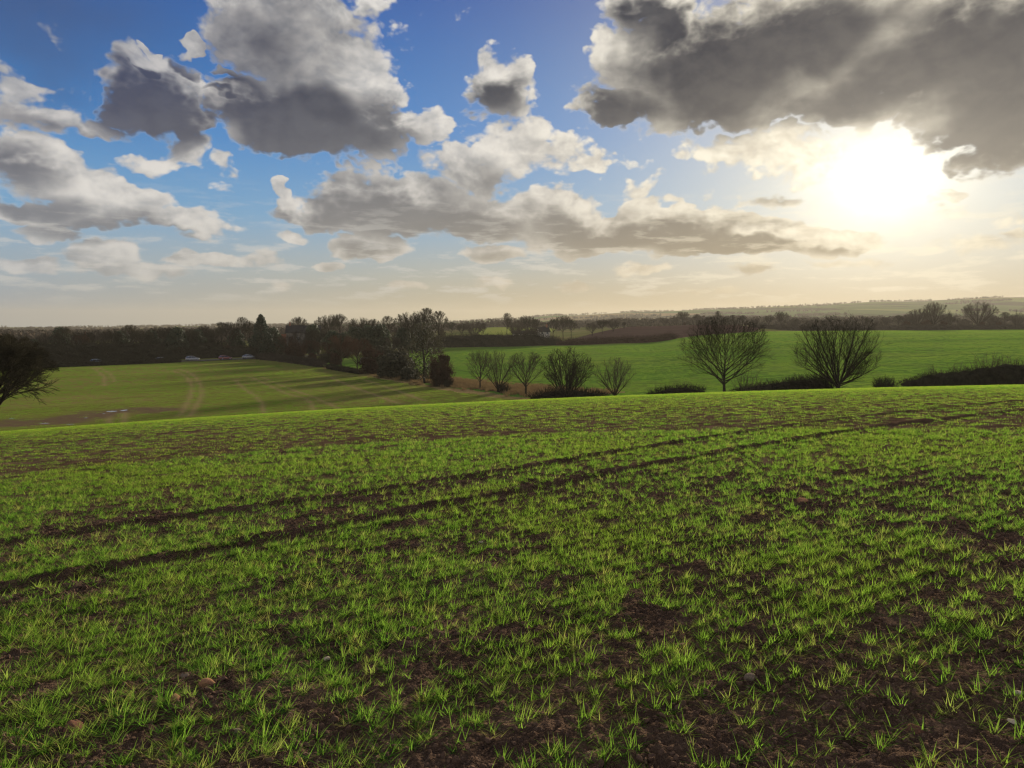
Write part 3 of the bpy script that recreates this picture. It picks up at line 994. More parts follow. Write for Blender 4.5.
K['dome_a'] = Kind('bare_tree', grow_tree(31, 13, 12.5, stem=.28, limbs=20, fan=1.0, sub=(7, 5, 3), twig=.034, rad=.3), (KB, KT), 13)
K['dome_b'] = Kind('bare_tree', grow_tree(32, 13, 9.5, stem=.33, limbs=18, fan=.85, sub=(7, 5, 3), twig=.034, rad=.28), (KB, KT), 13)
K['dome_c'] = Kind('bare_tree', grow_tree(33, 12, 14, stem=.22, stems=2, limbs=14, fan=1.0, sub=(7, 6, 3), twig=.04, rad=.4), (KB, MAT['twig_grey']), 12)
K['tall'] = Kind('bare_tree', grow_tree(34, 16, 8.5, stem=.42, limbs=18, fan=.75, sub=(7, 5, 3), twig=.034, rad=.28), (KB, KT), 16)
K['russet'] = Kind('bare_tree', grow_tree(35, 8, 8, stem=.2, limbs=15, fan=1.0, sub=(7, 5, 3), twig=.026, rad=.2), (KB, MAT['twig_red']), 8)
K['droop'] = Kind('bare_tree', grow_tree(36, 9.4, 10.6, stem=.22, limbs=26, fan=1.25, sub=(9, 7, 5), twig=.026, rad=.40, droop=.035, spread_low=0), (KB, KT), 9.4)
K['green'] = Kind('evergreen_tree', evergreen(41, 9, 8, 34, .30), (KB, MAT['ivy']), 9)
K['ivy'] = Kind('ivy_clad_tree', evergreen(42, 10.5, 8, 26, .15), (KB, MAT['bramble']), 10.5)
K['fir'] = Kind('conifer', evergreen(43, 15, 9.5, 60, .30, 'spire'), (KB, MAT['fir']), 15)
K['bush'] = Kind('bare_bush', brush(51, 3.4, 4.4, 150, .03), (KB, KT), 3.4)
K['bramble'] = Kind('leafy_bush', brush(52, 3.6, 5.2, 90, .03, 90), (KB, MAT['bramble']), 3.6)
K['thorn'] = Kind('bare_bush', brush(53, 4.6, 4.2, 170, .03, 30), (KB, MAT['twig_red']), 4.6)
K['sapling'] = Kind('sapling', brush(54, 2.0, 2.6, 34, .014), (KB, MAT['twig_grey']), 2.0)

def hedge(name, pts, height, width, label, seed, group=None, mat=None, heights=None, rods=9.0, loose=.26, rod=.026):
    """clipped or overgrown hedge along world points: a close core of twigs with rods standing out of it"""
    rng = random.Random(seed)
    mb = MB()
    P = smooth_path(pts, 6)
    o = Vector((P[0][0], P[0][1], gz(*P[0])))
    seg = []
    tot = 0.0
    for a, b in zip(P[:-1], P[1:]):
        l = math.hypot(b[0] - a[0], b[1] - a[1]); seg.append((tot, l, a, b)); tot += l
    def pos(s):
        for t0, l, a, b in seg:
            if s <= t0 + l or (t0, l, a, b) == seg[-1]:
                f = (s - t0) / max(l, 1e-6)
                x, y = a[0] + (b[0] - a[0]) * f, a[1] + (b[1] - a[1]) * f
                return x, y, (-(b[1] - a[1]) / l, (b[0] - a[0]) / l)
    n = max(4, int(tot / max(.5, width * .5)))
    ring = 9
    V, F = [], []
    for k in range(n + 1):
        s = tot * k / n
        x, y, (nx, ny) = pos(s)
        h = height if heights is None else heights[0] + (heights[1] - heights[0]) * k / n
        end = min(1.0, .20 + 1.6 * min(k, n - k) / n * tot / (4 * width)) if n > 6 else .8
        z0 = gz(x, y) - .2
        for j in range(ring):
            a = math.pi * j / (ring - 1)
            ww = width * .46 * math.copysign(abs(math.cos(a)) ** .5, math.cos(a)) * end
            hh = (h * .93 * math.sin(a) ** .45) * (.3 + .7 * end) if 0 < j < ring - 1 else 0.0
            jit = rng.gauss(0, .07) * width
            jz = rng.gauss(0, .05) * h + .05 * h * math.sin(s * 1.3 + seed) * math.sin(s * .47)
            V.append((x + nx * (ww + jit) - o.x, y + ny * (ww + jit) - o.y, z0 + max(hh + jz, 0) - o.z))
    for k in range(n):
        for j in range(ring - 1):
            a = k * ring + j
            F.append((a, a + 1, a + 1 + ring, a + ring))
    F.append(tuple(range(ring))); F.append(tuple(range(n * ring, n * ring + ring)))
    mb.add(V, F)
    for k in range(int(tot * rods * 8)):
        s = rng.uniform(0, tot)
        x, y, (nx, ny) = pos(s)
        h = height if heights is None else heights[0] + (heights[1] - heights[0]) * s / tot
        a = rng.uniform(0, math.pi)
        w = width * .5 * math.cos(a)
        e2 = min(1.0, .25 + 2.0 * min(s, tot - s) / (4 * width))
        hh = h * max(.1, math.sin(a) ** .5) * (.3 + .7 * e2)
        z0 = gz(x, y)
        p = Vector((x + nx * w * .8 - o.x, y + ny * w * .8 - o.y, z0 + hh * rng.uniform(.55, .95) - o.z))
        d = Vector((nx * w / width * 1.2 + rng.gauss(0, .5), ny * w / width * 1.2 + rng.gauss(0, .5), rng.uniform(.2, 1.1))).normalized()
        q = p + d * h * rng.uniform(.5, 1.5) * loose * 1.6
        mb.tube([p, p.lerp(q, .5), q], [rod, rod * .8, rod * .4], 3, cap=False)
    ob = mb.build(name, mat or KT, smooth=False, loc=o)
    tag(ob, label, 'hedge', group)
    return ob

def put(kind, px, depth, label, cat, group=None, height=None, rz=None, wide=1.0, seed=[0]):
    x, y = at(px, depth)
    seed[0] += 1
    rz = rz if rz is not None else (seed[0] * 2.399) % 6.283
    return K[kind].put((x, y, gz(x, y)), label, cat, group, height, rz, wide)

def hgt(px, depth, top):
    """height of a plant that stands at that place and reaches up to picture row top"""
    x, y = at(px, depth)
    rx, ry, rzz = ray(px, top)
    return y * rzz / ry + EYE - gz(x, y)
# ------------------------------------------------------------------ planting
# the two trees on the brow to the right
put('upright', 725, 84, 'tall bare tree with one straight trunk and rising limbs behind the brow', 'tree', None, hgt(725, 84, 314), .6)
put('fan', 839, 80, 'broad fan shaped bare tree branching from its foot beside the low hedge', 'tree', None, hgt(839, 80, 314), 1.4)
# five smaller trees along the boundary
G = 'small bare trees in the field boundary'
put('small_b', 480, 133, 'small bare tree nearest the round bush at the end of the boundary', 'tree', G, hgt(480, 133, 349), 1.0, .85)
put('small_a', 498, 126, 'small forked bare tree with dark brush round its foot on the tan bank', 'tree', G, hgt(498, 126, 350), 2.0, .9)
put('small_b', 526, 117, 'small bare tree with spreading limbs at the left end of the low hedge', 'tree', G, hgt(526, 117, 351), 3.2, 1.05)
put('small_c', 567, 103, 'dense round bare tree rising out of the middle of the low hedge', 'tree', G, hgt(567, 103, 347), .3, 1.0)
put('small_a', 615, 100, 'lowest small bare tree, at the right end of the low hedge', 'tree', G, hgt(615, 100, 357), 4.6, 1.05)
put('droop', -13, 60, 'big bare tree with drooping brown twigs cut by the left edge', 'tree', None, hgt(-13, 60, 330), .4)

# hedges near the brow
hedge('hedge', [at(531, 106), at(567, 104), at(608, 101)], 1.7, 1.8, 'low clipped dark hedge under the round bare tree', 61, heights=(1.9, 1.5))
hedge('hedge', [at(648, 99), at(676, 97), at(706, 95)], 1.5, 1.6, 'short strip of low dark hedge left of the tall straight trunk', 62)
hedge('hedge', [at(733, 98), at(780, 91), at(834, 81)], 1.5, 1.7, 'low dark hedge sloping up between the two brow trees', 63, heights=(.7, 2.4))
hedge('hedge', [at(904, 92), at(960, 84), at(1030, 76), at(1120, 70)], 2.4, 2.0, 'long thick dark clipped hedge running off the right edge', 64, heights=(1.4, 3.3), mat=MAT['twig'], loose=.13, rods=12)
put('sapling', 748, 90, 'pale brown brush growing at the left end of the sloping hedge', 'bush', None, hgt(748, 90, 368))
put('bush', 886, 84, 'low spreading bare bush standing alone between fan shaped tree and long hedge', 'bush', None, hgt(886, 84, 375), 1.2, 1.35)
G = 'thin saplings along the long hedge'
for px, dep, top, lab in [(935, 96, 364, 'low thin sapling by the tapered left end of the long hedge'),
                          (958, 94, 361, 'thin sapling of middling height behind the long dark hedge'),
                          (990, 92, 352, 'tallest thin sapling behind the long dark hedge'),
                          (1008, 92, 354, 'thin sapling behind the long hedge nearest the right edge')]:
    put('sapling', px, dep, lab, 'sapling', G, hgt(px, dep, top))

# the boundary hedgerow running away between the two fields
put('russet', 341, 193, 'russet bare tree with a thin leaning trunk at the far end of the boundary', 'tree', None, hgt(341, 193, 334), .4)
put('russet', 357, 186, 'russet bare tree with a forked trunk left of the brown round bush', 'tree', None, hgt(357, 186, 337), 2.6)
put('thorn', 372, 178, 'brown round bush with a flat top beside the russet trees', 'bush', None, hgt(372, 178, 346), 0, 1.15)
put('bramble', 396, 166, 'low dark spreading bush between the brown bush and the ivy clad tree', 'bush', None, hgt(396, 166, 349), 0, .95)
put('bramble', 410, 158, 'small dark bush left of the foot of the ivy clad tree', 'bush', None, hgt(410, 158, 366), 1, 1)
put('ivy', 424, 150, 'large dark ivy clad tree with a bent trunk in the boundary', 'tree', None, hgt(424, 150, 324), 1.2)
put('thorn', 441, 143, 'round dark bush just right of the ivy clad tree', 'bush', None, hgt(441, 143, 351), 3.0, .82)
put('bush', 503, 125, 'dark brush at the foot of the forked tree on the bank', 'bush', None, 1.9)
put('bush', 448, 140, 'low brush on the tan bank right of the round dark bush', 'bush', None, 1.6)
hedge('hedge', [(-88, 254), (-76, 240), (-62, 220), (-52, 203)], 1.8, 3.0, 'purplish brown hedge where the road meets the field boundary', 65, mat=MAT['twig_grey'], loose=.3, rods=12)
hedge('hedge', [(-50, 199), (-41, 184), (-36, 176)], 1.2, 2.0, 'low dark hedge at the feet of the russet trees', 66)
hedge('hedge', [(-226, 88), (-182, 144), (-148, 183), (-118, 215), (-104, 232)], 1.65, 1.4, 'low trimmed hedge between the road and the left field', 67)

# trees and bushes behind the road
rng = random.Random(7)
wood = []
roadrow = [(-30, 'dome_c', 331), (6, 'dome_a', 333), (22, 'russet', 338), (34, 'green', 340), (48, 'dome_c', 333), (62, 'green', 329), (66, 'dome_b', 327), (80, 'russet', 334), (84, 'dome_a', 330), (98, 'dome_c', 330),
           (112, 'dome_a', 329), (122, 'green', 332), (131, 'dome_b', 325), (143, 'dome_a', 329), (152, 'green', 332), (160, 'dome_a', 326), (171, 'dome_b', 327), (178, 'green', 329), (187, 'dome_a', 327), (197, 'green', 331), (204, 'dome_b', 326),
           (213, 'dome_a', 328), (222, 'tall', 322), (230, 'dome_b', 322), (236, 'green', 331), (243, 'tall', 317), (250, 'dome_b', 321)]
for k, (px, kd, top) in enumerate(roadrow):
    dep = 252 + px * .12 + (k * 37 % 17)
    wood.append((px, kd, dep, top))
under = [(-18, 352), (12, 349), (30, 351), (44, 350), (58, 350), (74, 351), (90, 350), (106, 349), (118, 351), (128, 348), (141, 350), (154, 347), (166, 349), (179, 346), (192, 346), (206, 345), (217, 346), (228, 344), (240, 345), (251, 345), (272, 340)]
hedge('hedge', [(-218, 132), (-176, 180), (-138, 226), (-104, 264), (-84, 288)], 3.6, 3.0, 'dark overgrown hedge behind the road under the trees', 71, loose=.3, rods=7, rod=.035)
hedge('hedge', [(-235, 160), (-190, 206), (-150, 250), (-108, 290)], 5.5, 5.0, 'tall thicket at the back of the roadside trees', 72, loose=.3, rods=6, rod=.045)
def lab_of(kd):
    return {'dome_a': 'wide bare tree', 'dome_b': 'narrow bare tree', 'dome_c': 'low spreading grey bare tree', 'tall': 'tall thin bare tree', 'russet': 'low russet bare tree', 'green': 'dark evergreen tree', 'bramble': 'dark leafy bush', 'bush': 'bare twiggy bush', 'thorn': 'russet twiggy bush'}[kd]
ORD = ['first', 'second', 'third', 'fourth', 'fifth', 'sixth', 'seventh', 'eighth', 'ninth', 'tenth', 'eleventh', 'twelfth', 'thirteenth', 'fourteenth', 'fifteenth', 'sixteenth', 'seventeenth', 'eighteenth', 'nineteenth', 'twentieth', 'twenty-first', 'twenty-second', 'twenty-third', 'twenty-fourth']
def row(items, where, group, cat='tree'):
    """plant a row from left to right; each label counts its own sort along the row"""
    seen = {}
    total = {}
    for px, kd, dep, top in items:
        total[kd] = total.get(kd, 0) + 1
    for px, kd, dep, top in sorted(items):
        n = seen[kd] = seen.get(kd, 0) + 1
        what = lab_of(kd)
        lab = ('only ' + what if total[kd] == 1 else ORD[n - 1] + ' ' + what + ' from the left') + ' ' + where
        put(kd, px, dep, lab, cat, group, hgt(px, dep, top), None, rng.uniform(.92, 1.12))
row(wood, 'behind the road', 'trees behind the road')
row([(px, ('bramble', 'thorn', 'bush', 'bramble')[k % 4], 247 + px * .12 + k % 5, top) for k, (px, top) in enumerate(under)], 'under the roadside trees', 'bushes under the roadside trees', 'bush')
put('fir', 262, 276, 'tall dark conifer standing above the roadside trees', 'tree', None, hgt(262, 276, 314), .5, .95)
put('green', 274, 281, 'small dark evergreen touching the right side of the tall conifer', 'tree', None, hgt(274, 281, 329), .9, .9)
put('russet', 287, 270, 'low reddish brown tree in front of the dark house', 'tree', None, hgt(287, 270, 335), .3, 1.2)
put('thorn', 296, 262, 'grey brown bush right of the reddish brown tree', 'bush', None, hgt(296, 262, 341), .3, 1.5)
# round the house and back to the long wood edge
house_row = [(299, 'dome_b', 330, 317), (318, 'dome_a', 272, 328), (329, 'dome_a', 322, 314), (340, 'dome_b', 330, 314), (344, 'green', 250, 334), (333, 'green', 262, 332), (360, 'dome_a', 312, 317), (356, 'green', 268, 328), (368, 'green', 266, 327), (374, 'dome_b', 318, 319), (380, 'green', 270, 326),
             (388, 'tall', 285, 316), (398, 'dome_c', 300, 329), (404, 'green', 262, 329), (412, 'dome_a', 262, 311), (418, 'green', 268, 330), (427, 'tall', 258, 308), (439, 'tall', 262, 311), (434, 'dome_c', 270, 326), (300, 'dome_c', 276, 330), (313, 'green', 282, 326), (310, 'russet', 246, 339), (322, 'russet', 238, 341), (393, 'dome_c', 255, 336)]
row(house_row, 'beyond the end of the boundary', 'trees behind the far end of the boundary')
row([(312, 'thorn', 232, 352), (326, 'bush', 226, 350), (336, 'thorn', 214, 352), (384, 'bramble', 235, 344), (402, 'bush', 232, 346)], 'just below the house', 'bushes below the house', 'bush')

# far side of the right hand field
hedge('hedge', [at(420, 296), at(470, 301), at(520, 303), at(560, 304)], 5.0, 6.0, 'tall dark overgrown hedge along the far side of the green field', 68, loose=.22, rods=8, rod=.04)
hedge('hedge', [at(556, 302), at(600, 302), at(648, 302), at(676, 312)], 2.3, 3.5, 'reddish brown straggling hedge below the ploughed field', 69, mat=MAT['twig_red'], loose=.4, rods=7, rod=.035)
hedge('hedge', [at(752, 398), at(840, 396), at(920, 396), at(1024, 394), at(1140, 390)], 2.6, 3.0, 'long brown hedge along the top of the green field', 70, mat=MAT['twig_grey'], loose=.35, rods=5, rod=.04)
far_row = [(452, 'dome_b', 420, 322), (462, 'dome_a', 430, 323), (474, 'dome_c', 400, 320), (483, 'dome_b', 430, 323), (507, 'tall', 395, 313), (516, 'dome_c', 400, 320), (521, 'dome_c', 345, 326), (534, 'dome_c', 348, 325), (527, 'dome_a', 400, 315), (536, 'dome_b', 420, 319), (553, 'dome_b', 410, 319), (563, 'dome_a', 400, 315), (571, 'dome_b', 405, 319),
           (592, 'dome_c', 390, 322), (602, 'dome_a', 385, 319), (613, 'dome_c', 388, 319), (624, 'dome_b', 395, 322), (630, 'green', 370, 331), (641, 'dome_c', 440, 325)]
row(far_row, 'beyond the tall dark hedge', 'trees beyond the tall dark hedge')
ridge_row = [(664, 'dome_c', 520, 318), (682, 'dome_a', 520, 311), (696, 'dome_b', 500, 314), (708, 'dome_a', 470, 316), (717, 'tall', 470, 311), (728, 'dome_c', 470, 318), (742, 'dome_b', 470, 315), (755, 'dome_c', 450, 319), (768, 'dome_a', 450, 315), (780, 'dome_a', 440, 311), (793, 'dome_c', 450, 318), (810, 'dome_c', 440, 320), (824, 'dome_c', 440, 319), (848, 'dome_c', 440, 319), (866, 'dome_b', 450, 318), (884, 'dome_c', 430, 317)]
row(ridge_row, 'on the skyline behind the brow', 'trees on the skyline behind the brow trees')
right_row = [(897, 'dome_b', 410, 315), (908, 'dome_c', 415, 314), (916, 'dome_c', 412, 309), (932, 'dome_c', 408, 302), (947, 'dome_c', 415, 313), (962, 'dome_c', 430, 319), (977, 'dome_c', 412, 302), (990, 'dome_c', 420, 315), (1003, 'dome_b', 412, 312), (1016, 'dome_c', 408, 313), (1040, 'dome_a', 410, 309), (1064, 'dome_c', 410, 311)]
row(right_row, 'along the far top of the field', 'trees along the top of the right hand field')
far_under = [(684, 'thorn', 440, 322), (712, 'thorn', 430, 323), (738, 'thorn', 420, 324), (905, 'thorn', 402, 320), (925, 'thorn', 401, 319), (942, 'thorn', 402, 320), (980, 'thorn', 402, 321), (998, 'thorn', 402, 321)]
row(far_under, 'on the far field edge', 'bushes on the far field edge', 'bush')

# ------------------------------------------------------------------ distant woods: masses nobody could count
def woodland():
    rng = random.Random(99)
    mb = MB()
    nb = np.random.default_rng(5)
    belts = []
    for k in range(210):
        az = rng.uniform(-.85, .85)
        r = 560 * math.exp(rng.uniform(0, 1.75))
        belts.append((math.tan(az) * r, r, rng.uniform(40, 260) * (r / 900) ** .5, rng.uniform(-.35, .35), rng.randint(24, 70)))
    for px in range(-40, 300, 12):                      # a nearly continuous belt behind the roadside trees
        x, y = at(px + rng.uniform(-5, 5), rng.uniform(420, 900))
        belts.append((x, y, rng.uniform(40, 90), rng.uniform(-.2, .2), 16))
    for bx, by, L, yaw, n in belts:
        if 470 < by < 820 and 440 < 512 + FPX * bx / by < 580:
            continue
        for c in range(n):
            f = rng.uniform(-.5, .5)
            x, y = bx + f * L * math.cos(yaw) + rng.gauss(0, 6), by + f * L * math.sin(yaw) + rng.gauss(0, 8)
            h, w = rng.uniform(5, 9.5), rng.uniform(5, 9)
            z = gz(x, y)
            V, F = [], []
            m = 26
            for j in range(m):
                d = nb.normal(size=3); d /= np.linalg.norm(d)
                p = np.array([x, y, z + h * .55]) + d * np.array([w * .5, w * .5, h * .48]) * rng.uniform(.7, 1.1)
                u = nb.normal(size=3); u -= d * u.dot(d) * .6; u /= np.linalg.norm(u)
                v = np.cross(d, u)
                e = w * rng.uniform(.13, .26)
                b = len(V)
                V += [p - u * e, p + v * e * .7, p + u * e, p - v * e * .7]
                F.append((b, b + 1, b + 2, b + 3))
            V += [(x - .2, y, z - 1), (x + .2, y, z - 1), (x + .15, y, z + h * .6), (x - .15, y, z + h * .6)]
            b = len(V) - 4
            F.append((b, b + 1, b + 2, b + 3))
            mb.add(V, F)
    o = mb.build('woodland', simple_mat('winter_wood', (74, 64, 54), .95, .4, .05), smooth=False)
    tag(o, 'distant winter woods across the valley and the low hills', 'woodland', kind='stuff')
woodland()
# ------------------------------------------------------------------ cars, buildings, pole, puddles, stones
def paint(name, c, rough=.35, metallic=.0):
    m, t = new_mat(name)
    p = t.n('ShaderNodeTexCoord').outputs['Object']
    n = t.noise(p, 2.5, 3, .6).outputs[0]
    col = t.mix(t.sm(n, .45, .7, 0, .3), rgba(c), t.v('SCALE', rgba(c)[:3], c=.7))
    return finish(m, t, col, rough, spec=.5)
M_GLASS = paint('window_glass', (30, 36, 42), .12)
M_RUBBER = paint('tyre_rubber', (28, 28, 28), .8)
M_STEEL = paint('wheel_steel', (150, 150, 152), .35)
M_LAMP = paint('lamp_lens', (214, 214, 206), .2)
M_TAIL = paint('tail_lens', (130, 18, 14), .25)

def loft(mb, rings):
    """skin through closed rings of equal length, with end caps"""
    n = len(rings[0])
    V = [p for r in rings for p in r]
    F = []
    for k in range(len(rings) - 1):
        for j in range(n):
            a, b = k * n + j, k * n + (j + 1) % n
            F.append((a, b, b + n, a + n))
    F.append(tuple(range(n))[::-1]); F.append(tuple(range((len(rings) - 1) * n, len(rings) * n)))
    mb.add(V, F)

def make_car(loc, rz, colour, label, group, kind='hatch'):
    root = empty('parked_car', loc, rz)
    tag(root, label, 'car', group)
    L, W, H = (4.1, 1.72, 1.46) if kind == 'hatch' else ((4.5, 1.78, 1.42) if kind == 'saloon' else (4.9, 1.9, 1.95))
    m = paint('car_paint', colour, .3)
    body, glass = MB(), MB()
    # lower shell: stations along x with bonnet, waist and boot heights
    if kind == 'hatch':
        st = [(-.50, .34, .72, .74), (-.47, .24, .90, .90), (-.30, .20, .93, .98), (.0, .20, .92, 1.0), (.20, .20, .90, 1.0), (.40, .22, .80, .95), (.48, .26, .68, .84), (.50, .36, .58, .74)]
        cab = [(-.46, .92, .46), (-.36, H - .06, .40), (-.10, H, .40), (.06, H - .04, .40), (.24, .90, .46)]
    elif kind == 'saloon':
        st = [(-.50, .36, .74, .76), (-.47, .26, .92, .92), (-.30, .20, .94, .98), (.0, .20, .92, 1.0), (.20, .20, .90, 1.0), (.40, .22, .80, .95), (.48, .26, .68, .84), (.50, .36, .58, .74)]
        cab = [(-.38, .93, .46), (-.24, H - .05, .40), (-.06, H, .40), (.06, H - .04, .40), (.22, .90, .46)]
    else:
        st = [(-.50, .40, 1.1, .92), (-.49, .26, 1.15, .97), (-.30, .22, 1.15, 1.0), (.0, .22, 1.12, 1.0), (.20, .22, 1.10, 1.0), (.40, .24, .98, .96), (.48, .28, .84, .86), (.50, .4, .7, .78)]
        cab = [(-.49, 1.13, .47), (-.47, H - .04, .43), (-.10, H, .43), (.12, H - .05, .42), (.27, 1.08, .46)]
    rings = []
    for fx, z0, z1, w in st:
        hw = W / 2 * w
        rings.append([(fx * L, -hw * .9, z0), (fx * L, -hw, z0 + .12), (fx * L, -hw, z1 - .14), (fx * L, -hw * .9, z1), (fx * L, hw * .9, z1), (fx * L, hw, z1 - .14), (fx * L, hw, z0 + .12), (fx * L, hw * .9, z0)])
    loft(body, rings)
    (x0, z0, w0), (x1, z1, w1), (x2, z2, w2), (x3, z3, w3), (x4, z4, w4) = cab
    P = lambda x, z, w, s: (x * L, s * w * W, z)
    top = [P(x1, z1, w1, -1), P(x2, z2, w2, -1), P(x3, z3, w3, -1), P(x3, z3, w3, 1), P(x2, z2, w2, 1), P(x1, z1, w1, 1)]
    body.add(top + [(x, y * .96, z - .07) for x, y, z in top], [(0, 1, 4, 5), (1, 2, 3, 4), (0, 6, 7, 1), (1, 7, 8, 2), (2, 8, 9, 3), (3, 9, 10, 4), (4, 10, 11, 5), (5, 11, 6, 0), (6, 11, 10, 7), (7, 10, 9, 8)])
    for s in (-1, 1):
        for xa, xb, ta in ((x0, x1, .02), (x4, x3, -.02), ((x1 + x3) / 2, (x1 + x3) / 2, .012)):
            za, zb = (z0, z1 - .05) if xa != xb else (z0 - .02, z2 - .05)
            wa, wb = w0 + .003, w1 + .003
            a, b = P(xa, za, wa, s), P(xb, zb, wb, s)
            body.tube([a, b], [.035, .03], 4)
    body.build('body', m, root)
    g0 = .94
    V = [P(x0 + .012, z0, w0 * .985, -1), P(x1, z1 - .06, w1 * .97, -1), P(x3, z3 - .06, w3 * .97, -1), P(x4 - .012, z4, w4 * .985, -1), P(x0 + .012, z0, w0 * .985, 1), P(x1, z1 - .06, w1 * .97, 1), P(x3, z3 - .06, w3 * .97, 1), P(x4 - .012, z4, w4 * .985, 1)]
    glass.add(V, [(0, 1, 2, 3), (7, 6, 5, 4), (0, 4, 5, 1), (1, 5, 6, 2), (2, 6, 7, 3)])
    glass.build('window', M_GLASS, root, smooth=False)
    for fx in (-.31, .31):
        for s in (-1, 1):
            ty, rm = MB(), MB()
            c = (fx * L, s * (W / 2 - .10), .32)
            ty.tube([(c[0], c[1] - .10, c[2]), (c[0], c[1] - .08, c[2]), (c[0], c[1] + .08, c[2]), (c[0], c[1] + .10, c[2])], [.27, .32, .32, .27], 18)
            w = ty.build('wheel', M_RUBBER, root)
            rm.tube([(c[0], c[1] + s * .09, c[2]), (c[0], c[1] + s * .112, c[2]), (c[0], c[1] + s * .118, c[2])], [.2, .2, .08], 14)
            rm.build('rim', M_STEEL, w)
    for s in (-1, 1):
        h = MB(); h.box((.482 * L, s * W * .33 - .16, .56), (.503 * L, s * W * .33 + .16, .70)); h.build('headlight', M_LAMP, root)
        h = MB(); h.box((-.503 * L, s * W * .36 - .12, .62), (-.482 * L, s * W * .36 + .12, .80)); h.build('tail_light', M_TAIL, root)
    return root

ROADZ = .14
def road_at(px):
    best = None
    P = smooth_path(ROAD, 12)
    for a, b in zip(P[:-1], P[1:]):
        for k in range(10):
            x, y = a[0] + (b[0] - a[0]) * k / 10, a[1] + (b[1] - a[1]) * k / 10
            e = abs(512 + FPX * x / max(y, 1) - px)
            if best is None or e < best[0]:
                best = (e, x, y, math.atan2(b[1] - a[1], b[0] - a[0]))
    return best[1:]

def build_road():
    P = smooth_path(ROAD, 10)
    mb, line = MB(), MB()
    def strip(m, off0, off1, dz):
        V = []
        for k, p in enumerate(P):
            a, b = P[max(k - 1, 0)], P[min(k + 1, len(P) - 1)]
            l = math.hypot(b[0] - a[0], b[1] - a[1])
            nx, ny = -(b[1] - a[1]) / l, (b[0] - a[0]) / l
            z = gz(*p) + dz
            V += [(p[0] + nx * off0, p[1] + ny * off0, z), (p[0] + nx * off1, p[1] + ny * off1, z)]
        m.add(V, [(2 * k + 2, 2 * k + 3, 2 * k + 1, 2 * k) for k in range(len(P) - 1)])
    strip(mb, -2.9, 2.9, ROADZ)
    tag(mb.build('road', simple_mat('asphalt', (74, 72, 72), .9, .2, .8)), kind='structure')
    vm = MB()
    strip(vm, -3.3, -2.9, ROADZ - .1); strip(vm, 2.9, 3.3, ROADZ - .1)
    tag(vm.build('road_verge', simple_mat('verge', (80, 84, 46), .95, .3, .8)), kind='structure')
build_road()
G = 'cars along the road'
for px, colr, kd, lab, off in [(99, (112, 126, 134), 'hatch', 'pale blue grey car at the left end of the road, below the evergreen trees', 0.8),
                               (193, (146, 146, 144), 'hatch', 'white car on the road midway between the grey car and the conifer', 0.8),
                               (250, (138, 138, 136), 'saloon', 'white car on the road just left of the tall dark conifer', 0.8),
                               (163, (92, 94, 100), 'saloon', 'dark grey car on the road left of the white car', .8),
                               (224, (120, 60, 52), 'hatch', 'dull red car on the road between the two white cars', -1.0)]:
    x, y, a = road_at(px)
    make_car((x - math.sin(a) * off, y + math.cos(a) * off, gz(x, y) + ROADZ), a, colr, lab, G, kd)
x, y = at(368, 214)
make_car((x, y, gz(x, y)), R(60), (222, 222, 218), 'white van half hidden behind the brown round bush', None, 'van').name = 'parked_van'

M_SLATE = simple_mat('roof_slate', (46, 44, 44), .8, .25, 1.5)
M_TILE = simple_mat('roof_tile', (104, 66, 48), .85, .25, 1.5)
M_RENDER = simple_mat('render', (120, 114, 106), .9, .12, .6)
M_WHITE = simple_mat('whitewash', (176, 170, 158), .9, .1, .6)
M_BRICK = simple_mat('brick', (116, 80, 64), .9, .2, 2.5)
M_FRAME = simple_mat('window_frame', (200, 200, 196), .6, .1, 1.0)
M_DOOR = simple_mat('door_paint', (58, 64, 58), .6, .2, 1.0)

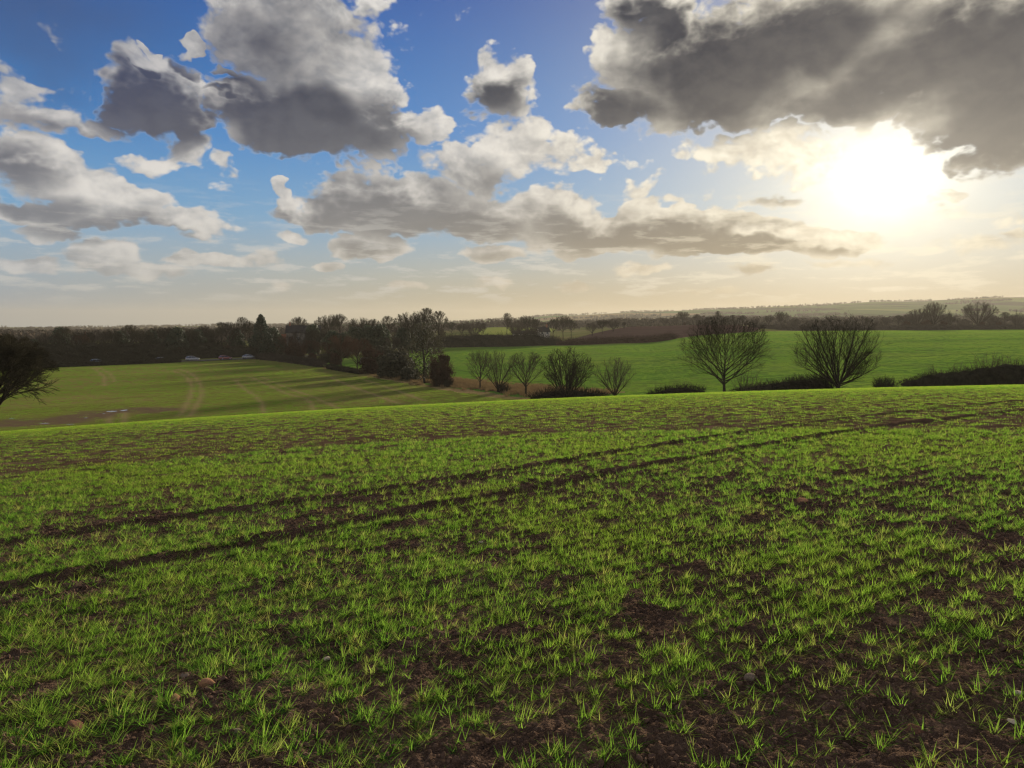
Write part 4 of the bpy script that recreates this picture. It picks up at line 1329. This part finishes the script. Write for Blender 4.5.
def building(name, px, depth, size, rz, label, wall, roofm, eaves, ridge, cat, windows=(), chimneys=(), door=None, over=.35):
    """gabled building; size = (length, depth); windows = (x, z, w, h) on the long wall facing the camera"""
    x, y = at(px, depth)
    r = empty(name, (x, y, gz(x, y)), rz)
    tag(r, label, cat)
    L, D = size[0] / 2, size[1] / 2
    w = MB()
    w.add([(-L, -D, -1.5), (L, -D, -1.5), (L, D, -1.5), (-L, D, -1.5), (-L, -D, eaves), (L, -D, eaves), (L, D, eaves), (-L, D, eaves), (-L, 0, ridge - .05), (L, 0, ridge - .05)],
          [(0, 1, 5, 4), (2, 3, 7, 6), (1, 2, 6, 9, 5), (3, 0, 4, 8, 7)])
    w.build('wall', wall, r, smooth=False)
    f = MB()
    k = (ridge - eaves) / D
    e = eaves - over * k
    a, b = L + over, D + over
    top = [(-a, -b, e + .12), (a, -b, e + .12), (a, 0, ridge + .12), (-a, 0, ridge + .12), (a, b, e + .12), (-a, b, e + .12)]
    f.add(top + [(p[0], p[1], p[2] - .1) for p in top],
          [(0, 1, 2, 3), (3, 2, 4, 5), (0, 6, 7, 1), (1, 7, 8, 2), (2, 8, 10, 4), (4, 10, 11, 5), (5, 11, 9, 3), (3, 9, 6, 0), (6, 9, 8, 7), (9, 11, 10, 8)])
    ro = f.build('roof', roofm, r, smooth=False)
    for cx in chimneys:
        c = MB(); c.box((cx - .35, -.3, ridge - .6), (cx + .35, .3, ridge + 1.2)); c.box((cx - .42, -.37, ridge + 1.2), (cx + .42, .37, ridge + 1.32))
        c.box((cx - .2, -.12, ridge + 1.32), (cx + .02, .12, ridge + 1.6)); c.build('chimney', M_BRICK, ro, smooth=False)
    for (wx, wz, ww, wh) in windows:
        p = MB(); p.box((wx - ww / 2, -D - .03, wz), (wx + ww / 2, -D + .03, wz + wh)); pane = p.build('window', M_GLASS, r, smooth=False)
        fr = MB()
        for bx0, bx1, bz0, bz1 in ((-ww / 2 - .06, -ww / 2, 0, wh), (ww / 2, ww / 2 + .06, 0, wh), (-ww / 2 - .06, ww / 2 + .06, wh, wh + .07), (-ww / 2 - .1, ww / 2 + .1, -.09, 0), (-.03, .03, 0, wh)):
            fr.box((wx + bx0, -D - .07, wz + bz0), (wx + bx1, -D + .02, wz + bz1))
        fr.build('frame', M_FRAME, pane, smooth=False)
    if door:
        dd = MB(); dd.box((door[0] - door[1] / 2, -D - .05, 0), (door[0] + door[1] / 2, -D + .03, door[2])); dd.build('door', M_DOOR, r, smooth=False)
    return r
building('house', 304, 300, (13, 8), R(14), 'large house with a dark slate roof among the bare trees right of the conifer', M_RENDER, M_SLATE, 8.4, 11.2, 'house',
         [(-5, 5.2, 1.2, 1.5), (-2, 5.2, 1.2, 1.5), (2, 5.2, 1.2, 1.5), (5, 5.2, 1.2, 1.5), (-5, 2, 1.4, 1.6), (3, 2, 1.4, 1.6)], (-5.2,), (0, 1.1, 2.2))
building('outbuilding', 284, 306, (6, 4.6), R(10), 'low outbuilding with a reddish brown roof left of the dark roofed house', M_BRICK, M_TILE, 5.6, 7.7, 'outbuilding', [(0, 3.2, 1.0, 1.0)], (), (1.9, .9, 2.0))
building('farm_shed', 526, 376, (13, 6), R(-6), 'long low pale farm shed beyond the tall dark hedge', M_WHITE, M_SLATE, 3.9, 5.4, 'shed', [(-4, 2.4, 1.2, 1.0), (0, 2.4, 1.2, 1.0), (4, 2.4, 1.2, 1.0)], (), (-6, .9, 2.2))
building('cottage', 543, 372, (5.4, 5), R(20), 'small whitewashed cottage at the right end of the pale farm shed', M_WHITE, M_SLATE, 4.9, 7.0, 'cottage', [(-1.5, 3.6, .9, 1.0), (1.3, 3.6, .9, 1.0)], (1.9,), (0, .9, 2.0))
building('house', 76, 300, (9, 6), R(30), 'half hidden house with a grey roof behind the roadside trees at far left', M_RENDER, M_SLATE, 5.0, 7.4, 'house', [(-2.5, 3.0, 1.1, 1.2), (1.5, 3.0, 1.1, 1.2)], (3.5,))

def pole():
    x, y = at(1014, 384)
    r = empty('utility_pole', (x, y, gz(x, y)), R(20))
    tag(r, 'thin wooden utility pole at the top of the field near the right edge', 'utility pole')
    p = MB(); p.tube([(0, 0, -.5), (0, 0, 10.2)], [.16, .11], 10); p.build('pole', KB, r)
    c = MB(); c.box((-1.1, -.06, 9.5), (1.1, .06, 9.62)); c.build('crossarm', KB, r, smooth=False)
    for k in (-.95, 0, .95):
        i = MB(); i.tube([(k, 0, 9.6), (k, 0, 9.72), (k, 0, 9.76), (k, 0, 9.86)], [.03, .06, .05, .03], 8); i.build('insulator', M_RUBBER, r)
pole()

def puddles():
    m, t = new_mat('puddle_water')
    p = t.n('ShaderNodeNewGeometry').outputs['Position']
    n = t.noise(p, 3.0, 2, .5).outputs[0]
    finish(m, t, rgba((70, 60, 52)), .06, n, .06, .02, .5)
    rng = random.Random(3)
    for px, py, w, d in [(112, 411.5, 3.6, 2.2), (124, 410.5, 2.0, 2.6), (45, 423.5, 3.0, 1.0), (70, 424.5, 2.4, 1.0), (86, 418, 1.2, .9), (12, 418.5, 1.6, .9), (104, 413.5, 1.0, .8)]:
        x, y = hit(px, py)
        V = [(0, 0, 0)]
        for k in range(22):
            a = 2 * math.pi * k / 22
            s = rng.uniform(.7, 1.1)
            V.append((math.cos(a) * w * .21 * s, math.sin(a) * d * .32 * s, 0))
        zz = max(gz(x + v[0], y + v[1]) for v in V)
        mb = MB(); mb.add(V, [(0, k + 1, (k + 1) % 22 + 1) for k in range(22)])
        tag(mb.build('puddle', m, smooth=False, loc=(x, y, zz + .012)), kind='structure')
puddles()

def stone_mesh(seed):
    import bmesh
    rng = np.random.default_rng(seed)
    bm = bmesh.new()
    bmesh.ops.create_icosphere(bm, subdivisions=3, radius=.5)
    cuts = [(v / np.linalg.norm(v), rng.uniform(.28, .46)) for v in rng.normal(size=(9, 3))]
    for v in bm.verts:
        p = np.array(v.co)
        for nrm, d in cuts:                  # knock flat facets off
            e = p.dot(nrm) - d
            if e > 0:
                p = p - nrm * e * .85
        p *= np.array([1.15, .9, .68])
        p += rng.normal(size=3) * .006
        v.co = p
    me = bpy.data.meshes.new('stone')
    bm.to_mesh(me); bm.free()
    return me
M_STONE = {
    'tan': simple_mat('tan_flint', (134, 100, 74), .85, .3, 14),
    'brown': simple_mat('brown_stone', (92, 66, 52), .9, .3, 14),
    'grey': simple_mat('grey_stone', (108, 94, 80), .85, .3, 14),
    'pale': simple_mat('pale_chalk', (164, 150, 128), .85, .15, 14),
}
G = 'stones lying in the crop'
for k, (px, py, w, c, lab) in enumerate([
        (208, 680, 19, 'tan', 'larger tan flint of the pair lying among the crop at lower left'),
        (176, 699, 15, 'tan', 'smaller pinkish tan flint just below the larger one at lower left'),
        (236, 729, 12, 'grey', 'grey rounded stone low down below the pair of tan flints'),
        (72, 722, 24, 'brown', 'big reddish brown stone near the lower left corner'),
        (326, 656, 9, 'pale', 'small pale stone right of the pair of tan flints'),
        (185, 675, 10, 'grey', 'small grey stone touching the left of the larger tan flint'),
        (750, 676, 15, 'grey', 'grey brown rounded stone on bare soil at lower right'),
        (481, 541, 7, 'pale', 'small pale stone near the middle of the crop just below the rut'),
        (802, 499, 15, 'tan', 'flat tan stone in the crop right of centre, below the ruts'),
        (922, 661, 15, 'tan', 'flat flaky tan stone on the bare soil near the right edge'),
        (1012, 719, 10, 'pale', 'pale stone close to the lower right corner'),
        (1018, 692, 8, 'pale', 'small white stone at the right edge above the corner'),
        (916, 722, 20, 'brown', 'reddish clod like stone left of the lower right corner'),
        (535, 571, 4, 'pale', 'tiny white stone in the crop near the centre'),
        (247, 548, 5, 'pale', 'tiny pale stone lying in the lower wheel rut on the left')]):
    x, y = hit(px, py + w * .3)
    s = w * .85 * math.hypot(x, y) / FPX
    o = bpy.data.objects.new('stone', stone_mesh(300 + k))
    o.data.materials.append(M_STONE[c])
    for pl in o.data.polygons:
        pl.use_smooth = True
    o.location = (x, y, float(ground_z(x, y)) - s * .02)
    o.rotation_euler = (.1 * math.sin(k), .12 * math.cos(k * 2), k * 1.7)
    o.scale = (s, s, s)
    tag(o, lab, 'stone', G)
    COL.objects.link(o)
# ------------------------------------------------------------------ the young crop: seedlings nobody could count
def crop_material(name, stops):
    m, t = new_mat(name)
    inf = t.n('ShaderNodeObjectInfo').outputs['Random']
    p = t.n('ShaderNodeNewGeometry').outputs['Position']
    a = t.noise(p, .22, 3, .5).outputs[0]
    b = attr(t, 'tip')
    col = t.ramp(inf, [(p_, rgba(c_)) for p_, c_ in stops])
    col = t.mix(t.sm(a, .4, .68, 0, .55), col, rgba((108, 116, 38)))
    col = t.mix(t.m('MULTIPLY', t.sm(b, .55, 1.0), t.sm(inf, .3, 1.0, 0, .6)), col, rgba((164, 144, 78)))
    tc = t.mix(.5, col, rgba((132, 170, 54)))
    return finish(m, t, col, .6, spec=.03, trans=.5, trans_color=tc)

def blades(rng, n, spread, length, width, segs, lean=.75):
    V, F, T = [], [], []
    for k in range(n):
        az = rng.uniform(0, 6.283)
        r0 = spread * math.sqrt(rng.random())
        a0 = rng.uniform(0, 6.283)
        p = Vector((math.cos(a0) * r0, math.sin(a0) * r0, -.008))
        L = length * rng.uniform(.55, 1.15)
        w = width * rng.uniform(.75, 1.25)
        tilt = lean * rng.uniform(.1, 1.0) ** .5
        curl = rng.uniform(.2, 1.0)
        b = len(V)
        for s in range(segs + 1):
            f = s / segs
            th = min(tilt + curl * f * f, 1.72)
            d = Vector((math.cos(az) * math.sin(th), math.sin(az) * math.sin(th), math.cos(th)))
            side = Vector((-math.sin(az), math.cos(az), 0)) * w * (1 - f ** 1.6 * .92) * .5
            V += [tuple(p - side), tuple(p + side)]
            T += [f, f]
            p = p + d * (L / segs)
        for s in range(segs):
            q = b + 2 * s
            F.append((q, q + 1, q + 3, q + 2))
    return V, F, T

def source(name, coll, V, F, T, mat):
    me = bpy.data.meshes.new(name)
    me.from_pydata(V, [], F)
    if T is not None:
        at_ = me.attributes.new('tip', 'FLOAT', 'POINT')
        at_.data.foreach_set('value', np.array(T, np.float32))
    me.polygons.foreach_set('use_smooth', np.ones(len(F), bool))
    me.materials.append(mat)
    o = bpy.data.objects.new(name, me)
    coll.objects.link(o)

def scatter(name, coll, P, rot, scl, idx, label, cat):
    """one object whose points carry copies of the small meshes in coll"""
    me = bpy.data.meshes.new(name)
    me.vertices.add(len(P))
    me.vertices.foreach_set('co', P.astype(np.float32).ravel())
    for an, ty, arr, fld in (('turn', 'FLOAT_VECTOR', rot.astype(np.float32).ravel(), 'vector'), ('size', 'FLOAT', scl.astype(np.float32), 'value'), ('pick', 'INT', idx.astype(np.int32), 'value')):
        x = me.attributes.new(an, ty, 'POINT')
        x.data.foreach_set(fld, arr)
    me.update()
    o = bpy.data.objects.new(name, me)
    COL.objects.link(o)
    tag(o, label, cat, kind='stuff')
    g = bpy.data.node_groups.new(name + '_scatter', 'GeometryNodeTree')
    g.interface.new_socket('Geometry', in_out='INPUT', socket_type='NodeSocketGeometry')
    g.interface.new_socket('Geometry', in_out='OUTPUT', socket_type='NodeSocketGeometry')
    N, Lk = g.nodes, g.links
    gi, go = N.new('NodeGroupInput'), N.new('NodeGroupOutput')
    ci = N.new('GeometryNodeCollectionInfo')
    ci.inputs['Collection'].default_value = coll
    ci.inputs['Separate Children'].default_value = True
    ci.inputs['Reset Children'].default_value = True
    ip = N.new('GeometryNodeInstanceOnPoints')
    ip.inputs['Pick Instance'].default_value = True
    def named(an, ty):
        n = N.new('GeometryNodeInputNamedAttribute'); n.data_type = ty; n.inputs[0].default_value = an
        return n.outputs['Attribute']
    Lk.new(gi.outputs[0], ip.inputs['Points'])
    Lk.new(ci.outputs[0], ip.inputs['Instance'])
    Lk.new(named('pick', 'INT'), ip.inputs['Instance Index'])
    e = N.new('FunctionNodeEulerToRotation')
    Lk.new(named('turn', 'FLOAT_VECTOR'), e.inputs[0])
    Lk.new(e.outputs[0], ip.inputs['Rotation'])
    Lk.new(named('size', 'FLOAT'), ip.inputs['Scale'])
    Lk.new(ip.outputs[0], go.inputs[0])
    md = o.modifiers.new('scatter', 'NODES')
    md.node_group = g
    return o

def cover_at(x, y):
    """how closely the seedlings stand, 0..1"""
    r = np.hypot(x, y)
    # the drill ran along the ruts: stretch the patches that way
    c, s = math.cos(R(33)), math.sin(R(33))
    u, v = x * c + y * s, -x * s + y * c
    n = fbm2(u * .55, v * 1.05, 101, 4, .55)
    n2 = noise2(u * .12, v * .2, 111)
    n3 = fbm2(u * 2.2, v * 3.4, 121, 2)
    k = sstep(n * .6 + n3 * .75 + n2 * .25 + .28 + .42 * sstep(r, 9, 30), -.55, .55)
    bare = sstep(np.hypot((x - 1.55) / 1.3, (y - 2.7) / 1.1), 1.25, .5)      # open soil near the right foot
    k = k * (1 - .72 * bare)
    for pts, w, dep in RUTS:
        k = k * (1 - .78 * np.exp(-(near_path(x, y, pts) / (w * 1.15)) ** 4))
    return np.clip(k, .03, 1)

def plant_crop():
    rng = random.Random(17)
    rs = np.random.default_rng(17)
    mat = crop_material('wheat_blade', [(0, (34, 68, 28)), (.3, (54, 100, 34)), (.6, (88, 126, 42)), (.82, (126, 144, 62)), (.93, (154, 148, 86)), (1, (162, 136, 82))])
    matb = crop_material('thin_wheat_blade', [(0, (46, 74, 22)), (.35, (78, 110, 30)), (.7, (114, 130, 38)), (1, (150, 134, 62))])
    coll = bpy.data.collections.new('seedlings')
    for k in range(8):
        source('a%d' % k, coll, *blades(rng, 12 + 2 * (k % 6), .018 + .008 * (k % 3), .102, .0036, 4, 1.45), mat)
    for k in range(5):
        source('b%d' % k, coll, *blades(rng, 26, .10, .062, .0052, 3, 1.3), mat if k < 3 else matb)
    for k in range(4):
        source('c%d' % k, coll, *blades(rng, 26, .13, .08, .010, 2, 1.1), matb if k else mat)
    P, sc, ix = [], [], []
    def zone(r0, r1, dens, i0, i1, s0, s1):
        half = R(43)
        n = int(half * (r1 * r1 - r0 * r0) * dens)
        r = np.sqrt(rs.uniform(r0 * r0, r1 * r1, n)); a = rs.uniform(-half, half, n)
        x, y = r * np.sin(a), r * np.cos(a)
        c, s = math.cos(R(33)), math.sin(R(33))          # snap to the drill rows
        u, v = x * c + y * s, -x * s + y * c
        v = np.round(v / .15) * .15 + rs.normal(0, .026, n) + .03 * noise2(u * .3, v * .3, 131)
        x, y = u * c - v * s, u * s + v * c
        keep = rs.random(n) < cover_at(x, y)
        x, y = x[keep], y[keep]
        z = ground_z(x, y)
        front = hill(x, y) > valley(x, y) - .3
        x, y, z = x[front], y[front], z[front]
        P.append(np.stack([x, y, z], 1)); m = len(x)
        sc.append(rs.uniform(s0, s1, m)); ix.append(rs.integers(i0, i1, m))
    zone(1.2, 7.5, 540, 0, 8, .5, 1.08)
    zone(7.5, 15, 230, 0, 8, .6, 1.15)
    zone(11, 46, 34, 8, 13, .8, 1.2)
    zone(38, 82, 30, 13, 17, .8, 1.2)
    P, sc, ix = np.concatenate(P), np.concatenate(sc), np.concatenate(ix)
    rot = np.stack([rs.normal(0, .10, len(P)), rs.normal(0, .10, len(P)), rs.uniform(0, 6.283, len(P))], 1)
    scatter('young_wheat', coll, P, rot, sc, ix, 'young green wheat seedlings sprouting from the dark soil of the near field', 'crop')
    # crumbs of soil
    cc = bpy.data.collections.new('crumbs')
    sm = simple_mat('soil_clod', (84, 67, 55), .95, .3, 9)
    for k in range(5):
        me = stone_mesh(700 + k)
        me.name = 'clod'
        me.materials.append(sm)
        o = bpy.data.objects.new('d%d' % k, me); cc.objects.link(o)
    n = 70000
    r = np.sqrt(rs.uniform(1.4 ** 2, 10 ** 2, n)); a = rs.uniform(-R(43), R(43), n)
    x, y = r * np.sin(a), r * np.cos(a)
    keep = rs.random(n) < (1.1 - .75 * cover_at(x, y))
    x, y = x[keep], y[keep]
    P = np.stack([x, y, ground_z(x, y)], 1)
    s = .007 + .030 * rs.random(len(P)) ** 4 + .004 * np.hypot(x, y) / 5
    rot = rs.uniform(0, 6.283, (len(P), 3))
    scatter('soil_crumbs', cc, P, rot, s, rs.integers(0, 5, len(P)), 'loose dark crumbs of soil between the wheat seedlings', 'soil')
plant_crop()

# dry grass and brush on the rough bank
def plant_far_fields():
    """the same young crop in the fields across the valley"""
    rng, rs = random.Random(29), np.random.default_rng(29)
    coll = bpy.data.collections.new('far_seedlings')
    m, t = new_mat('far_blade')
    p = t.n('ShaderNodeNewGeometry').outputs['Position']
    a = t.noise(p, .03, 4, .55).outputs[0]
    col = t.mix(t.sm(a, .36, .66), rgba((66, 102, 32)), rgba((92, 110, 42)))
    finish(m, t, col, .6, spec=.05, trans=.45, trans_color=t.mix(.5, col, rgba((118, 144, 46))))
    for k in range(4):
        source('f%d' % k, coll, *blades(rng, 60, .55, .10, .022, 2, .9), m)
    def field(poly, n, keepf):
        X = np.array(poly)
        x = rs.uniform(X[:, 0].min(), X[:, 0].max(), n); y = rs.uniform(X[:, 1].min(), X[:, 1].max(), n)
        k = inside(x, y, poly) & (hill(x, y) < valley(x, y)) & (np.abs(x) < y * .82)
        x, y = x[k], y[k]
        k = rs.random(len(x)) < keepf(x, y)
        for pts, w in TRACKS:
            k &= near_path(x, y, pts) > w * .38
        return x[k], y[k]
    wet = [hit(-40, 426), hit(60, 422), hit(108, 412), hit(150, 410)]
    left = [(-320, 20), (-214, 118), (-169, 162), (-127, 209), (-95, 243), (-82, 254), (-62, 219), (-36, 174), (-18, 143), (-4, 119), (2, 108), (6, 60), (-100, 20)]
    right = [(-52, 212), (-30, 178), (-12, 150), (8, 122), (14, 108), (20, 60), (80, 50), (330, 90), (330, 380), at(1024, 384), at(900, 384), at(800, 372), at(745, 345), at(700, 316), at(640, 295), at(560, 294), at(430, 292)]
    def kl(x, y):
        d = near_path(x + 3 * noise2(x / 5, y / 5, 3), y, wet)
        return np.clip(.72 + .35 * fbm2((x * .6 + y * .8) / 60, (x * .8 - y * .6) / 4, 13, 3) - .25 * fbm2(x / 30, y / 30, 15, 2), .12, 1) * (1 - .9 * sstep(d, 6.5, 2.5))
    def kr(x, y):
        return np.clip(.80 + .6 * fbm2(x / 90, y / 6, 19, 3) + .2 * fbm2(x / 25, y / 25, 33, 2), .12, 1)
    xs, ys = zip(field(left, 90000, kl), field(right, 130000, kr))
    x, y = np.concatenate(xs), np.concatenate(ys)
    P = np.stack([x, y, land(x, y)], 1)
    n = len(P)
    rot = np.stack([np.zeros(n), np.zeros(n), rs.uniform(0, 6.28, n)], 1)
    scatter('wheat', coll, P, rot, rs.uniform(.75, 1.25, n), rs.integers(0, 4, n), 'young green wheat covering the fields across the valley', 'crop')
plant_far_fields()

def plant_bank():
    rng, rs = random.Random(23), np.random.default_rng(23)
    mat = simple_mat('dry_grass', (112, 94, 66), .95, .3, .4, trans=.2, trans_c=(120, 100, 68))
    coll = bpy.data.collections.new('dry_tufts')
    for k in range(4):
        source('e%d' % k, coll, *blades(rng, 40, .45, .55, .05, 3, .6), mat)
    L = smooth_path([(-30, 172), (-22, 160), (-10, 142), (2, 124), (8, 112)], 8)
    P = []
    for k in range(2600):
        a = L[rng.randrange(len(L))]
        x, y = a[0] + rng.gauss(2.2, 2.4), a[1] + rng.gauss(0, 3)
        P.append((x, y, gz(x, y)))
    P = np.array(P)
    n = len(P)
    rot = np.stack([np.zeros(n), np.zeros(n), rs.uniform(0, 6.28, n)], 1)
    scatter('dry_grass', coll, P, rot, rs.uniform(.6, 1.3, n), rs.integers(0, 4, n), 'tan dead grass on the bank between the two fields', 'grass')
plant_bank()
